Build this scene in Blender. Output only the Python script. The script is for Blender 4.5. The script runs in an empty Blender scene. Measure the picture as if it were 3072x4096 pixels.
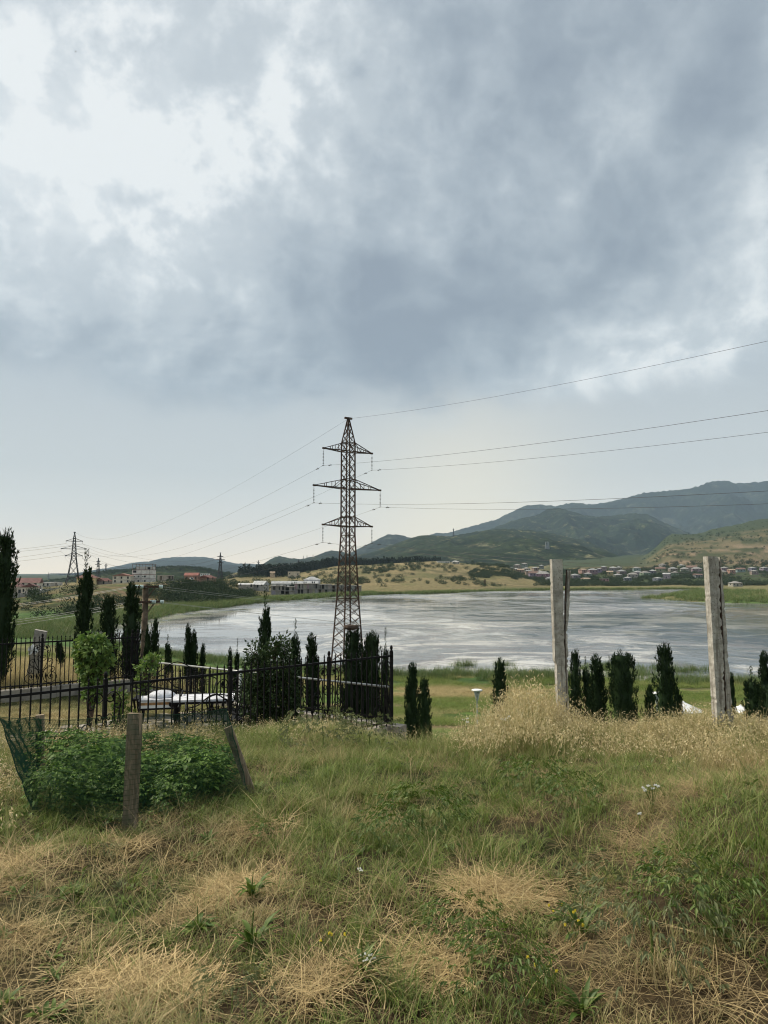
import bpy, math, random
import numpy as np
from mathutils import Vector, Matrix

# ------------------------------------------------------------------ camera, sky, sun, exposure
SC = bpy.context.scene
COL = SC.collection
FPX, CXP, CYP, HZ = 2900.0, 1536.0, 2048.0, 2290.0          # focal length in photo pixels, image centre, eye-level row
PITCH = math.atan((HZ - CYP) / FPX)
EXPOSURE = 1.8
EG = 2.0 ** -EXPOSURE

cam_d = bpy.data.cameras.new('camera'); cam = bpy.data.objects.new('camera', cam_d); COL.objects.link(cam)
cam.location = (0, 0, 0)                                      # the eye is the origin; the meadow lies 1.6 m below
cam.rotation_euler = (math.pi/2 + PITCH, 0, 0)
cam_d.sensor_fit = 'VERTICAL'; cam_d.sensor_height = 36.0; cam_d.lens = FPX/4096*36.0
cam_d.clip_start = 0.05; cam_d.clip_end = 60000
SC.camera = cam
SC.view_settings.view_transform = 'Standard'; SC.view_settings.look = 'None'
SC.view_settings.exposure = EXPOSURE; SC.view_settings.gamma = 1.0; SC.view_settings.use_curve_mapping = False
SC.render.engine = 'CYCLES'
try:
    SC.cycles.use_denoising = True; SC.cycles.filter_width = 1.1
    SC.cycles.max_bounces = 6; SC.cycles.diffuse_bounces = 3; SC.cycles.glossy_bounces = 3
    SC.cycles.transparent_max_bounces = 6; SC.cycles.volume_bounces = 0
except Exception: pass

def at(px, py, Y):
    """world point seen at photo pixel (px,py) at forward distance Y"""
    x = (px - CXP)/FPX; v = (CYP - py)/FPX
    c, s = math.cos(PITCH), math.sin(PITCH)
    yw = c - s*v; zw = s + c*v
    k = Y/yw
    return Vector((x*k, Y, zw*k))

SUN_EL, SUN_AZ = math.radians(48), math.radians(-70)           # high, to the left and a little ahead, behind cloud
sd = bpy.data.lights.new('sun', 'SUN'); so = bpy.data.objects.new('sun', sd); COL.objects.link(so)
sd.energy = 1.5; sd.angle = math.radians(11); sd.color = (1.0, 0.90, 0.75)
sv = Vector((math.sin(SUN_AZ)*math.cos(SUN_EL), math.cos(SUN_AZ)*math.cos(SUN_EL), math.sin(SUN_EL)))
so.rotation_euler = sv.to_track_quat('Z', 'Y').to_euler(); so.location = (-40, 20, 60)

def lin(r, g, b):
    f = lambda c: (c/255/12.92 if c/255 <= .04045 else ((c/255+.055)/1.055)**2.4)
    return (f(r), f(g), f(b))

class NT:
    """tiny shader-node helper"""
    def __init__(self, tree): self.t = tree; tree.nodes.clear()
    def n(self, typ, **kw):
        nd = self.t.nodes.new(typ)
        for k, v in kw.items(): setattr(nd, k, v)
        return nd
    def put(self, sock, v):
        if isinstance(v, bpy.types.NodeSocket): self.t.links.new(v, sock)
        elif v is not None:
            try: sock.default_value = v
            except Exception: sock.default_value = tuple(v)+(1.0,)
    def math(self, op, a, b=None, c=None, clamp=False):
        nd = self.n('ShaderNodeMath', operation=op, use_clamp=clamp)
        for i, v in enumerate((a, b, c)):
            if v is not None: self.put(nd.inputs[i], v)
        return nd.outputs[0]
    def vmath(self, op, a, b=None, scale=None):
        nd = self.n('ShaderNodeVectorMath', operation=op)
        self.put(nd.inputs[0], a)
        if b is not None: self.put(nd.inputs[1], b)
        if scale is not None: self.put(nd.inputs['Scale'], scale)
        return nd.outputs['Value'] if op in ('DOT_PRODUCT', 'LENGTH') else nd.outputs['Vector']
    def mix(self, f, a, b, mode='MIX'):
        nd = self.n('ShaderNodeMix', data_type='RGBA', blend_type=mode)
        self.put(nd.inputs[0], f); self.put(nd.inputs[6], a); self.put(nd.inputs[7], b)
        return nd.outputs[2]
    def noise(self, vec, scale, detail=4, rough=.55, dist=0.0, dims='3D'):
        nd = self.n('ShaderNodeTexNoise'); nd.noise_dimensions = dims
        if vec is not None: self.put(nd.inputs['Vector'], vec)
        nd.inputs['Scale'].default_value = scale; nd.inputs['Detail'].default_value = detail
        nd.inputs['Roughness'].default_value = rough; nd.inputs['Distortion'].default_value = dist
        return nd.outputs[0]
    def ramp(self, f, stops, interp='LINEAR'):
        nd = self.n('ShaderNodeValToRGB'); cr = nd.color_ramp; cr.interpolation = interp
        while len(cr.elements) > 1: cr.elements.remove(cr.elements[-1])
        for i, (p, c) in enumerate(stops):
            e = cr.elements[0] if i == 0 else cr.elements.new(p)
            e.position = p; e.color = tuple(c)+(1.0,) if len(c) == 3 else c
        self.put(nd.inputs[0], f)
        return nd.outputs[0]
    def rng(self, f, a, b, c=0., d=1., smooth=True):
        nd = self.n('ShaderNodeMapRange'); nd.interpolation_type = 'SMOOTHSTEP' if smooth else 'LINEAR'
        self.put(nd.inputs[0], f)
        for i, v in zip((1, 2, 3, 4), (a, b, c, d)): nd.inputs[i].default_value = v
        return nd.outputs[0]

W = bpy.data.worlds.new('World'); SC.world = W; W.use_nodes = True
def build_world():
    T = NT(W.node_tree)
    out = T.n('ShaderNodeOutputWorld')
    d = T.n('ShaderNodeTexCoord').outputs['Generated']
    sep = T.n('ShaderNodeSeparateXYZ'); T.put(sep.inputs[0], d)
    z = T.math('MAXIMUM', sep.outputs[2], 0.0)
    # cloud layer: direction projected on a flat layer overhead
    k = T.math('DIVIDE', 1.0, T.math('ADD', z, 0.10))
    p = T.vmath('SCALE', d, scale=k)
    comb = T.n('ShaderNodeCombineXYZ')
    sp = T.n('ShaderNodeSeparateXYZ'); T.put(sp.inputs[0], p)
    T.put(comb.inputs[0], sp.outputs[0]); T.put(comb.inputs[1], sp.outputs[1]); comb.inputs[2].default_value = 3.7
    p = comb.outputs[0]
    w1 = T.n('ShaderNodeTexNoise'); T.put(w1.inputs['Vector'], p); w1.inputs['Scale'].default_value = 1.3; w1.inputs['Detail'].default_value = 2
    warp = T.vmath('SCALE', T.vmath('SUBTRACT', w1.outputs['Color'], (0.5, 0.5, 0.5)), scale=0.55)
    pw = T.vmath('ADD', p, warp)
    n1 = T.noise(pw, 1.15, 7, .58)
    n2 = T.noise(pw, 4.2, 6, .62)
    n3 = T.noise(T.vmath('ADD', d, T.vmath('SCALE', warp, scale=0.10)), 5.0, 8, .58)
    n4 = T.noise(T.vmath('ADD', d, T.vmath('SCALE', warp, scale=0.12)), 15.0, 7, .60)
    bil = T.math('ABSOLUTE', T.math('SUBTRACT', T.noise(T.vmath('ADD', d, T.vmath('SCALE', warp, scale=0.10)), 7.0, 8, .56), .5))     # torn, billowed edges
    crisp = T.rng(n4, .38, .64)
    base = T.math('ADD', T.math('MULTIPLY', T.math('SUBTRACT', n1, .5), 0.55), 0.53)
    base = T.math('ADD', base, T.math('MULTIPLY', T.math('SUBTRACT', n2, .5), 0.30))
    base = T.math('ADD', base, T.math('MULTIPLY', T.math('SUBTRACT', n3, .5), 1.05))
    base = T.math('ADD', base, T.math('MULTIPLY', T.math('SUBTRACT', .085, bil), 1.25))
    base = T.math('ADD', base, T.math('MULTIPLY', T.math('SUBTRACT', crisp, .5), 0.09))
    # broad banks of cloud: (pixel it is seen at, angular radius in pixels, weight)
    dw = T.vmath('NORMALIZE', T.vmath('ADD', d, T.vmath('SCALE', warp, scale=0.28)))
    blobs = [(250, 750, 480, .36), (700, 950, 300, .24), (150, 1150, 330, .30), (900, 350, 420, .20), (1050, 830, 240, .20), (650,1100,200,.18),
             (1650, 60, 380, .16), (150, 250, 300, .18), (950, 1150, 150, .15),
             (2150, 720, 430, -.30), (1650, 950, 330, -.26), (2800, 330, 420, -.22), (1350, 1130, 240, -.18), (2450,900,300,-.2), (3000,700,300,-.12),
             (550, 1400, 330, -.28), (1150, 1370, 280, -.22), (100, 1500, 250, -.22), (1750, 1430, 220, -.12), (1900, 1180, 240, -.18), (480,800,110,-.16), (560,1020,120,-.14),
             (2750, 1180, 300, .46), (2350, 1330, 220, .34), (3050, 1000, 230, .20), (2550, 480, 150, .34), (2720, 330, 120, .26), (1700, 1060, 130, .2), (2000, 760, 150, .16), (1950, 1380, 160, .14), (2900, 1300, 240, .14)]
    acc = base
    for px, py, r, w in blobs:
        c = at(px, py, 1.0).normalized(); s = r/FPX
        dt = T.vmath('DOT_PRODUCT', dw, tuple(c))
        e = T.math('EXPONENT', T.math('MULTIPLY', T.math('SUBTRACT', dt, 1.0), 1.0/(s*s)))
        acc = T.math('ADD', acc, T.math('MULTIPLY', e, w*(.50 if w > 0 else .90)))
    acc = T.math('ADD', acc, T.math('MULTIPLY', T.math('SUBTRACT', crisp, .5), T.math('MULTIPLY', T.rng(acc, .45, .8), .34)))
    g = EG*10.0
    sc = lambda c: tuple(v*g for v in lin(*c))
    cloud = T.ramp(acc, [(0.02, lin(146, 158, 170)), (0.22, lin(160, 172, 182)), (0.40, lin(179, 190, 198)), (0.58, lin(202, 211, 216)), (0.80, lin(222, 229, 232)), (1.0, lin(242, 246, 246))])
    # the plain grey veil low over the land, warmer at the very edge
    el = sep.outputs[2]
    veil = T.ramp(T.rng(el, -0.02, 0.26, smooth=False), [(0.0, lin(302, 276, 238)), (0.12, lin(284, 265, 236)), (0.28, lin(250, 243, 231)), (0.55, lin(214, 217, 215)), (1.0, lin(190, 199, 205))])
    veil = T.mix(T.math('MULTIPLY', T.math('SUBTRACT', n1, .5), .5, clamp=True), veil, lin(214, 218, 218))
    glow = T.math('EXPONENT', T.math('MULTIPLY', T.math('SUBTRACT', T.vmath('DOT_PRODUCT', d, tuple(at(1850, 2090, 1.0).normalized())), 1.0), 1/(.10**2)))
    veil = T.mix(T.math('MULTIPLY', glow, .5), veil, lin(290, 270, 226))
    fz = T.rng(T.math('ADD', el, T.math('MULTIPLY', T.math('SUBTRACT', n3, .5), 0.20)), 0.205, 0.265)
    sky = T.mix(fz, veil, cloud)
    sky = T.vmath('SCALE', sky, scale=g)
    b1 = T.n('ShaderNodeBackground'); T.put(b1.inputs[0], sky); b1.inputs[1].default_value = 0.1
    ns = T.n('ShaderNodeTexSky'); ns.sky_type = 'NISHITA'; ns.sun_disc = False
    ns.sun_elevation = SUN_EL; ns.sun_rotation = SUN_AZ; ns.air_density = 1.0; ns.dust_density = 2.0
    b2 = T.n('ShaderNodeBackground'); T.put(b2.inputs[0], ns.outputs[0]); b2.inputs[1].default_value = 0.05
    mx = T.n('ShaderNodeMixShader'); mx.inputs[0].default_value = 0.06
    T.t.links.new(b1.outputs[0], mx.inputs[1]); T.t.links.new(b2.outputs[0], mx.inputs[2])
    T.t.links.new(mx.outputs[0], out.inputs[0])
build_world()

# ------------------------------------------------------------------ materials
def mat_basic(name, col, rough=.8, var=.25, nscale=3.0, bump=0.0, bscale=20.0, metal=0.0, col2=None, spec=.3, coords='Object', thr=(.35, .65), detail=5):
    m = bpy.data.materials.new(name); m.use_nodes = True
    T = NT(m.node_tree); out = T.n('ShaderNodeOutputMaterial'); b = T.n('ShaderNodeBsdfPrincipled')
    tc = T.n('ShaderNodeTexCoord').outputs[coords]
    c1 = tuple(v*(1-var) for v in col); c2 = col2 or tuple(min(1, v*(1+var)) for v in col)
    T.put(b.inputs['Base Color'], T.mix(T.rng(T.noise(tc, nscale, detail, .6), *thr), c1, c2))
    b.inputs['Roughness'].default_value = rough; b.inputs['Metallic'].default_value = metal
    b.inputs['Specular IOR Level'].default_value = spec
    if bump:
        bp = T.n('ShaderNodeBump'); bp.inputs['Strength'].default_value = bump; bp.inputs['Distance'].default_value = 0.02
        T.put(bp.inputs['Height'], T.noise(tc, bscale, 6, .65)); T.put(b.inputs['Normal'], bp.outputs[0])
    T.t.links.new(b.outputs[0], out.inputs[0])
    return m

def mat_leaf(name, col, col2, trans=.3, tint=None, tint2=None, rough=.6, gloss=.04):
    """thin leaves: diffuse + translucent, colour varied per instance or object and along the mesh; 'tint' attribute of scattered plants turns them dry"""
    m = bpy.data.materials.new(name); m.use_nodes = True
    T = NT(m.node_tree); out = T.n('ShaderNodeOutputMaterial')
    oi = T.n('ShaderNodeObjectInfo'); geo = T.n('ShaderNodeNewGeometry')
    rnd = T.math('FRACT', T.math('ADD', oi.outputs['Random'], T.math('MULTIPLY', geo.outputs['Random Per Island'], 1.0)))
    c = T.mix(rnd, col, col2)
    if tint:
        a = T.n('ShaderNodeAttribute', attribute_type='INSTANCER', attribute_name='tint')
        dry = T.mix(rnd, tint, tint2 or tint)
        f = T.math('ADD', a.outputs['Fac'], T.math('MULTIPLY', T.math('SUBTRACT', geo.outputs['Random Per Island'], .5), 0.7), clamp=True)
        c = T.mix(f, c, dry)
    df = T.n('ShaderNodeBsdfDiffuse'); T.put(df.inputs[0], c)
    tr = T.n('ShaderNodeBsdfTranslucent'); T.put(tr.inputs[0], c)
    mx = T.n('ShaderNodeMixShader'); mx.inputs[0].default_value = trans
    T.t.links.new(df.outputs[0], mx.inputs[1]); T.t.links.new(tr.outputs[0], mx.inputs[2])
    gl = T.n('ShaderNodeBsdfGlossy'); gl.inputs['Roughness'].default_value = rough; gl.inputs[0].default_value = (.6, .6, .6, 1)
    m2 = T.n('ShaderNodeMixShader'); m2.inputs[0].default_value = gloss
    T.t.links.new(mx.outputs[0], m2.inputs[1]); T.t.links.new(gl.outputs[0], m2.inputs[2])
    T.t.links.new(m2.outputs[0], out.inputs[0])
    return m

M = {}
M['iron'] = mat_basic('black_iron', (.006, .006, .007), .6, .3, 8, .1, 60, 0, spec=.15)
M['galv'] = mat_basic('galvanised_tube', (.36, .37, .36), .4, .15, 6, metal=.5)
M['rust'] = mat_basic('rusty_steel', (.030, .022, .018), .85, .3, 4, .2, 40, 0, col2=(.075, .043, .028))
M['steel_far'] = mat_basic('tower_steel_grey', (.035, .037, .042), .8, .15, 1)
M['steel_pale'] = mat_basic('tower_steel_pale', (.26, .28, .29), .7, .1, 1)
M['wire'] = mat_basic('aluminium_wire', (.05, .05, .055), .6, .1, 1)
M['wire_bright'] = mat_basic('bright_aluminium_wire', (.30, .31, .30), .4, .1, 1)
M['concrete'] = mat_basic('weathered_concrete', (.25, .225, .18), .95, .25, 9, 1.0, 34, col2=(.37, .34, .28), spec=.1)
M['concrete_dark'] = mat_basic('old_grey_concrete', (.17, .165, .15), .92, .3, 3, .4, 14)
M['rebar'] = mat_basic('rusty_rebar', (.05, .03, .022), .85, .4, 30, .3, 60)
M['curb'] = mat_basic('curb_concrete', (.24, .22, .19), .9, .25, 3, .4, 30)
M['glass_ins'] = mat_basic('glass_insulator', (.50, .60, .58), .25, .2, 9, spec=.6)
M['porcelain'] = mat_basic('dark_insulator', (.05, .05, .05), .4, .2, 9)
M['pole_wood'] = mat_basic('pole_wood', (.10, .075, .052), .9, .4, 3, .4, 25)
M['white_paint'] = mat_basic('white_paint', (.72, .73, .72), .45, .06, 5)
M['cushion'] = mat_basic('white_cushion', (.52, .53, .56), .85, .25, 9)
M['trim_brown'] = mat_basic('brown_trim', (.32, .18, .08), .6, .3, 12)
M['bark'] = mat_basic('bark', (.07, .05, .038), .95, .35, 10, .5, 40)

def mat_concrete():
    m = bpy.data.materials.new('weathered_concrete_post'); m.use_nodes = True
    T = NT(m.node_tree); out = T.n('ShaderNodeOutputMaterial'); b = T.n('ShaderNodeBsdfPrincipled')
    tc = T.n('ShaderNodeTexCoord').outputs['Object']
    mp = T.n('ShaderNodeMapping'); T.put(mp.inputs[0], tc); mp.inputs['Scale'].default_value = (14, 14, 1.1)
    c = T.mix(T.rng(T.noise(tc, 7, 6, .7), .32, .68), (.25, .235, .20), (.50, .48, .425))
    c = T.mix(T.math('MULTIPLY', T.rng(T.noise(mp.outputs[0], 1.6, 5, .6), .5, .68), .7), c, (.14, .12, .095))
    c = T.mix(T.math('MULTIPLY', T.rng(T.noise(mp.outputs[0], 2.3, 4, .6), .64, .76), .4), c, (.21, .13, .08))
    pit = T.n('ShaderNodeTexVoronoi'); T.put(pit.inputs['Vector'], tc); pit.inputs['Scale'].default_value = 42
    hole = T.rng(pit.outputs['Distance'], .10, .22)
    c = T.mix(hole, (.07, .062, .05), c)
    T.put(b.inputs['Base Color'], c); b.inputs['Roughness'].default_value = .95; b.inputs['Specular IOR Level'].default_value = .1
    bp = T.n('ShaderNodeBump'); bp.inputs['Strength'].default_value = 1.0; bp.inputs['Distance'].default_value = .012
    T.put(bp.inputs['Height'], T.math('ADD', T.math('MULTIPLY', hole, .6), T.noise(tc, 28, 8, .7))); T.put(b.inputs['Normal'], bp.outputs[0])
    T.t.links.new(b.outputs[0], out.inputs[0]); return m
M['concrete'] = mat_concrete()
def mat_wood(name, c1, c2, knots=True):
    m = bpy.data.materials.new(name); m.use_nodes = True
    T = NT(m.node_tree); out = T.n('ShaderNodeOutputMaterial'); b = T.n('ShaderNodeBsdfPrincipled')
    tc = T.n('ShaderNodeTexCoord').outputs['Object']
    mp = T.n('ShaderNodeMapping'); T.put(mp.inputs[0], tc); mp.inputs['Scale'].default_value = (26, 26, 1.6)
    g = T.noise(mp.outputs[0], 3, 6, .65, .6)
    c = T.mix(T.rng(g, .3, .7), c1, c2)
    s = T.rng(T.noise(tc, 9, 3, .5), .56, .7)
    c = T.mix(T.math('MULTIPLY', s, .65), c, tuple(v*.35 for v in c1))
    T.put(b.inputs['Base Color'], c); b.inputs['Roughness'].default_value = .9; b.inputs['Specular IOR Level'].default_value = .2
    bp = T.n('ShaderNodeBump'); bp.inputs['Strength'].default_value = .5; bp.inputs['Distance'].default_value = .01
    T.put(bp.inputs['Height'], g); T.put(b.inputs['Normal'], bp.outputs[0])
    T.t.links.new(b.outputs[0], out.inputs[0]); return m
M['stake'] = mat_wood('stake_wood', (.19, .145, .10), (.36, .285, .20))
M['plank_grey'] = mat_wood('grey_plank', (.25, .24, .22), (.46, .44, .40))

M['cypress'] = mat_leaf('cypress_leaf', (.007, .018, .007), (.030, .055, .019), .10, gloss=.02)
M['thuja'] = mat_leaf('dark_shrub_leaf', (.020, .042, .014), (.055, .09, .028), .2, gloss=.03)
M['bright_leaf'] = mat_leaf('bright_leaf', (.05, .115, .018), (.20, .29, .065), .35, gloss=.05)
M['tomato'] = mat_leaf('vegetable_leaf', (.026, .080, .010), (.16, .27, .045), .3, gloss=.05)
M['weed'] = mat_leaf('weed_leaf', (.048, .10, .011), (.14, .20, .035), .3, gloss=.05)
M['grey_weed'] = mat_leaf('grey_green_leaf', (.10, .125, .045), (.20, .225, .10), .3)
M['grass'] = mat_leaf('grass_blade', (.038, .088, .009), (.21, .29, .05), .35, (.27, .205, .085), (.66, .53, .29))
M['straw'] = mat_leaf('straw', (.20, .14, .05), (.80, .63, .33), .25, (.12, .085, .036), (.46, .35, .175))
M['oat'] = mat_leaf('oat_stem', (.46, .35, .16), (.68, .54, .28), .35, (.20, .23, .07), (.40, .38, .16))
M['spikelet'] = mat_leaf('oat_spikelet', (.50, .40, .20), (.74, .63, .38), .35)
M['reed'] = mat_leaf('reed_blade', (.045, .10, .022), (.11, .19, .045), .3, (.2, .19, .08), (.3, .27, .13))
M['far_tree'] = mat_leaf('far_tree_leaf', (.014, .030, .013), (.045, .072, .027), .15)
M['far_pine'] = mat_leaf('far_pine_leaf', (.008, .018, .011), (.018, .034, .018), .1)
M['petal'] = mat_leaf('white_petal', (.78, .78, .72), (.85, .85, .8), .3)
M['yellow'] = mat_leaf('yellow_petal', (.75, .62, .05), (.85, .72, .1), .3)
M['net'] = mat_leaf('green_net', (.006, .042, .020), (.010, .06, .028), .1)

# ------------------------------------------------------------------ mesh helpers
class MB:
    def __init__(self): self.v = []; self.f = []
    def add(self, vs, fs):
        o = len(self.v); self.v += [tuple(p) for p in vs]; self.f += [tuple(i+o for i in f) for f in fs]; return self
    def box(self, x0, x1, y0, y1, z0, z1):
        return self.add([(x0,y0,z0),(x1,y0,z0),(x1,y1,z0),(x0,y1,z0),(x0,y0,z1),(x1,y0,z1),(x1,y1,z1),(x0,y1,z1)],
                        [(3,2,1,0),(4,5,6,7),(0,1,5,4),(1,2,6,5),(2,3,7,6),(3,0,4,7)])
    def bar(self, p, q, w, h=None):
        p, q = Vector(p), Vector(q); d = q-p
        if d.length < 1e-6: return self
        d.normalize(); h = h or w
        up = Vector((0,0,1)) if abs(d.z) < .95 else Vector((0,1,0))
        a = d.cross(up).normalized()*(w/2); b = a.cross(d).normalized()*(h/2)
        vs = [p-a-b, p+a-b, p+a+b, p-a+b, q-a-b, q+a-b, q+a+b, q-a+b]
        return self.add(vs, [(0,1,2,3),(7,6,5,4),(0,4,5,1),(1,5,6,2),(2,6,7,3),(3,7,4,0)])
    def angle_bar(self, p, q, w, t=None):
        return self.bar(p, q, w)
    def tube(self, pts, r, n=6, cap=True):
        pts = [Vector(p) for p in pts]; rings = []
        for i, p in enumerate(pts):
            d = (pts[min(i+1, len(pts)-1)]-pts[max(i-1, 0)])
            if d.length < 1e-9: d = Vector((0,0,1))
            d.normalize()
            up = Vector((0,0,1)) if abs(d.z) < .9 else Vector((1,0,0))
            a = d.cross(up).normalized(); b = a.cross(d).normalized()
            rr = r[i] if hasattr(r, '__len__') else r
            rings.append([p + a*math.cos(2*math.pi*k/n)*rr + b*math.sin(2*math.pi*k/n)*rr for k in range(n)])
        o = len(self.v); vs = [v for rg in rings for v in rg]; fs = []
        for i in range(len(rings)-1):
            for k in range(n):
                fs.append((i*n+k, i*n+(k+1) % n, (i+1)*n+(k+1) % n, (i+1)*n+k))
        if cap: fs += [tuple(range(n-1, -1, -1)), tuple((len(rings)-1)*n+k for k in range(n))]
        return self.add(vs, fs)
    def lathe(self, prof, n=12, c=(0,0,0)):
        vs = []; fs = []
        for r, z in prof:
            for k in range(n): vs.append((c[0]+r*math.cos(2*math.pi*k/n), c[1]+r*math.sin(2*math.pi*k/n), c[2]+z))
        for i in range(len(prof)-1):
            for k in range(n): fs.append((i*n+k, i*n+(k+1) % n, (i+1)*n+(k+1) % n, (i+1)*n+k))
        fs += [tuple(range(n-1, -1, -1)), tuple((len(prof)-1)*n+k for k in range(n))]
        return self.add(vs, fs)
    def mesh(self, name, mat, smooth=False):
        me = bpy.data.meshes.new(name); me.from_pydata([tuple(v) for v in self.v], [], self.f); me.update()
        if mat: me.materials.append(M[mat] if isinstance(mat, str) else mat)
        if smooth: me.polygons.foreach_set('use_smooth', [True]*len(me.polygons))
        return me
    def build(self, name, mat, parent=None, smooth=False):
        return link(name, self.mesh(name, mat, smooth), parent)

def link(name, me, parent=None, loc=None, rot=None, scale=None):
    o = bpy.data.objects.new(name, me); COL.objects.link(o)
    if parent is not None: o.parent = parent
    if loc is not None: o.location = loc
    if rot is not None: o.rotation_euler = rot
    if scale is not None: o.scale = scale
    return o
def tag(o, label=None, cat=None, group=None, kind=None):
    if label: o['label'] = label
    if cat: o['category'] = cat
    if group: o['group'] = group
    if kind: o['kind'] = kind
    return o
def thing(name, label, cat, loc=(0,0,0), rz=0.0, group=None):
    o = bpy.data.objects.new(name, None); COL.objects.link(o); o.empty_display_size = .2
    o.location = loc; o.rotation_euler = (0,0,rz)
    return tag(o, label, cat, group)
def np_mesh(name, V, Fq, mat, smooth=True):
    me = bpy.data.meshes.new(name)
    V = np.asarray(V, dtype=np.float32); Fq = np.asarray(Fq, dtype=np.int32); k = Fq.shape[1]
    me.vertices.add(len(V)); me.vertices.foreach_set('co', V.ravel())
    me.loops.add(Fq.size); me.loops.foreach_set('vertex_index', Fq.ravel())
    me.polygons.add(len(Fq)); me.polygons.foreach_set('loop_start', np.arange(0, Fq.size, k, dtype=np.int32))
    me.update(calc_edges=True); me.validate()
    if smooth: me.polygons.foreach_set('use_smooth', np.ones(len(me.polygons), dtype=bool))
    if mat: me.materials.append(M[mat] if isinstance(mat, str) else mat)
    return me

# value noise in numpy
def _hash(ix, iy, s):
    h = (ix.astype(np.int64)*374761393 + iy.astype(np.int64)*668265263 + s*1442695041) & 0x7fffffff
    h = ((h ^ (h >> 13))*1274126177) & 0x7fffffff
    return ((h ^ (h >> 16)) & 0xffff)/65535.0
def vnoise(x, y, s=0):
    x = np.asarray(x, float); y = np.asarray(y, float)
    ix = np.floor(x); iy = np.floor(y); fx = x-ix; fy = y-iy
    fx = fx*fx*(3-2*fx); fy = fy*fy*(3-2*fy)
    a = _hash(ix, iy, s); b = _hash(ix+1, iy, s); c = _hash(ix, iy+1, s); d = _hash(ix+1, iy+1, s)
    return (a*(1-fx)+b*fx)*(1-fy)+(c*(1-fx)+d*fx)*fy
def fbm(x, y, s=0, o=4):
    t = 0; a = .5; n = 0
    for i in range(o):
        t = t+a*vnoise(x*2**i, y*2**i, s+i*17); n += a; a *= .5
    return t/n
def sstep(x, a, b):
    t = np.clip((x-a)/(b-a), 0, 1); return t*t*(3-2*t)

# ------------------------------------------------------------------ terrain
LAKE = -13.5
PX_YN = [-1500,0,230,400,500,640,760,870,1100,1570,1900,2290,2650,3072,4500]
V_YN  = [160,155,152,146,138,124,117,112,105,97,96,95,92,91,92]
PX_YF = [-1500,0,230,330,400,480,560,640,700,850,900,1063,1207,1334,1500,1700,2100,2400,2800,3072,4500]
V_YF  = [160,157,160,164,176,198,208,224,245,274,285,338,369,412,445,477,556,576,585,585,585]
NEAR = {  # z of the near slope by column
 -900: [(-400,-1.0),(0,-1.6),(4,-1.72),(8,-1.98),(10,-2.2),(12,-2.4),(14,-2.5),(20,-2.6),(28,-3.3),(37,-6),(67,-10.5),(88,-13),(92,-13.5),(97,-14.6),(120,-15.5)],
 350: [(-400,-1.0),(0,-1.6),(4,-1.72),(8,-1.98),(10,-2.2),(12,-2.4),(14,-2.5),(20,-2.65),(28,-3.6),(37,-6.2),(67,-10.7),(88,-13),(92,-13.5),(97,-14.6),(120,-15.5)],
 700: [(-400,-1.0),(0,-1.6),(4,-1.72),(8,-1.98),(10,-2.25),(12,-2.5),(18,-2.75),(22,-4),(30,-6.5),(40,-8.5),(55,-10.5),(70,-12),(88,-13.1),(92,-13.5),(97,-14.6),(120,-15.5)],
 1300:[(-400,-1.0),(0,-1.6),(4,-1.72),(8,-1.95),(10,-2.18),(12,-2.5),(14,-2.8),(20,-5),(30,-7.6),(40,-9.1),(55,-10.9),(70,-12.1),(88,-13.1),(92,-13.5),(97,-14.6),(120,-15.5)],
 1650:[(-400,-1.0),(0,-1.6),(4,-1.72),(7,-1.86),(8,-2.0),(9,-2.16),(10,-2.40),(12,-3.1),(14,-4.0),(20,-5.5),(30,-8.0),(40,-9.2),(55,-10.9),(70,-12.1),(88,-13.1),(92,-13.5),(97,-14.6),(120,-15.5)],
 2100:[(-400,-1.0),(0,-1.6),(4,-1.70),(7,-1.86),(8,-2.0),(9,-2.16),(10,-2.40),(12,-3.1),(14,-4.0),(20,-5.5),(30,-8.0),(40,-9.2),(55,-10.9),(70,-12.1),(88,-13.1),(92,-13.5),(97,-14.6),(120,-15.5)],
 3100:[(-400,-1.0),(0,-1.55),(4,-1.60),(7,-1.84),(8,-1.98),(9,-2.14),(10,-2.40),(12,-3.1),(14,-4.0),(20,-5.5),(30,-8.0),(40,-9.2),(55,-10.9),(70,-12.1),(88,-13.1),(92,-13.5),(97,-14.6),(120,-15.5)],
}
B_ = (-60,-15.5); S_ = (0,-13.5)
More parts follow.
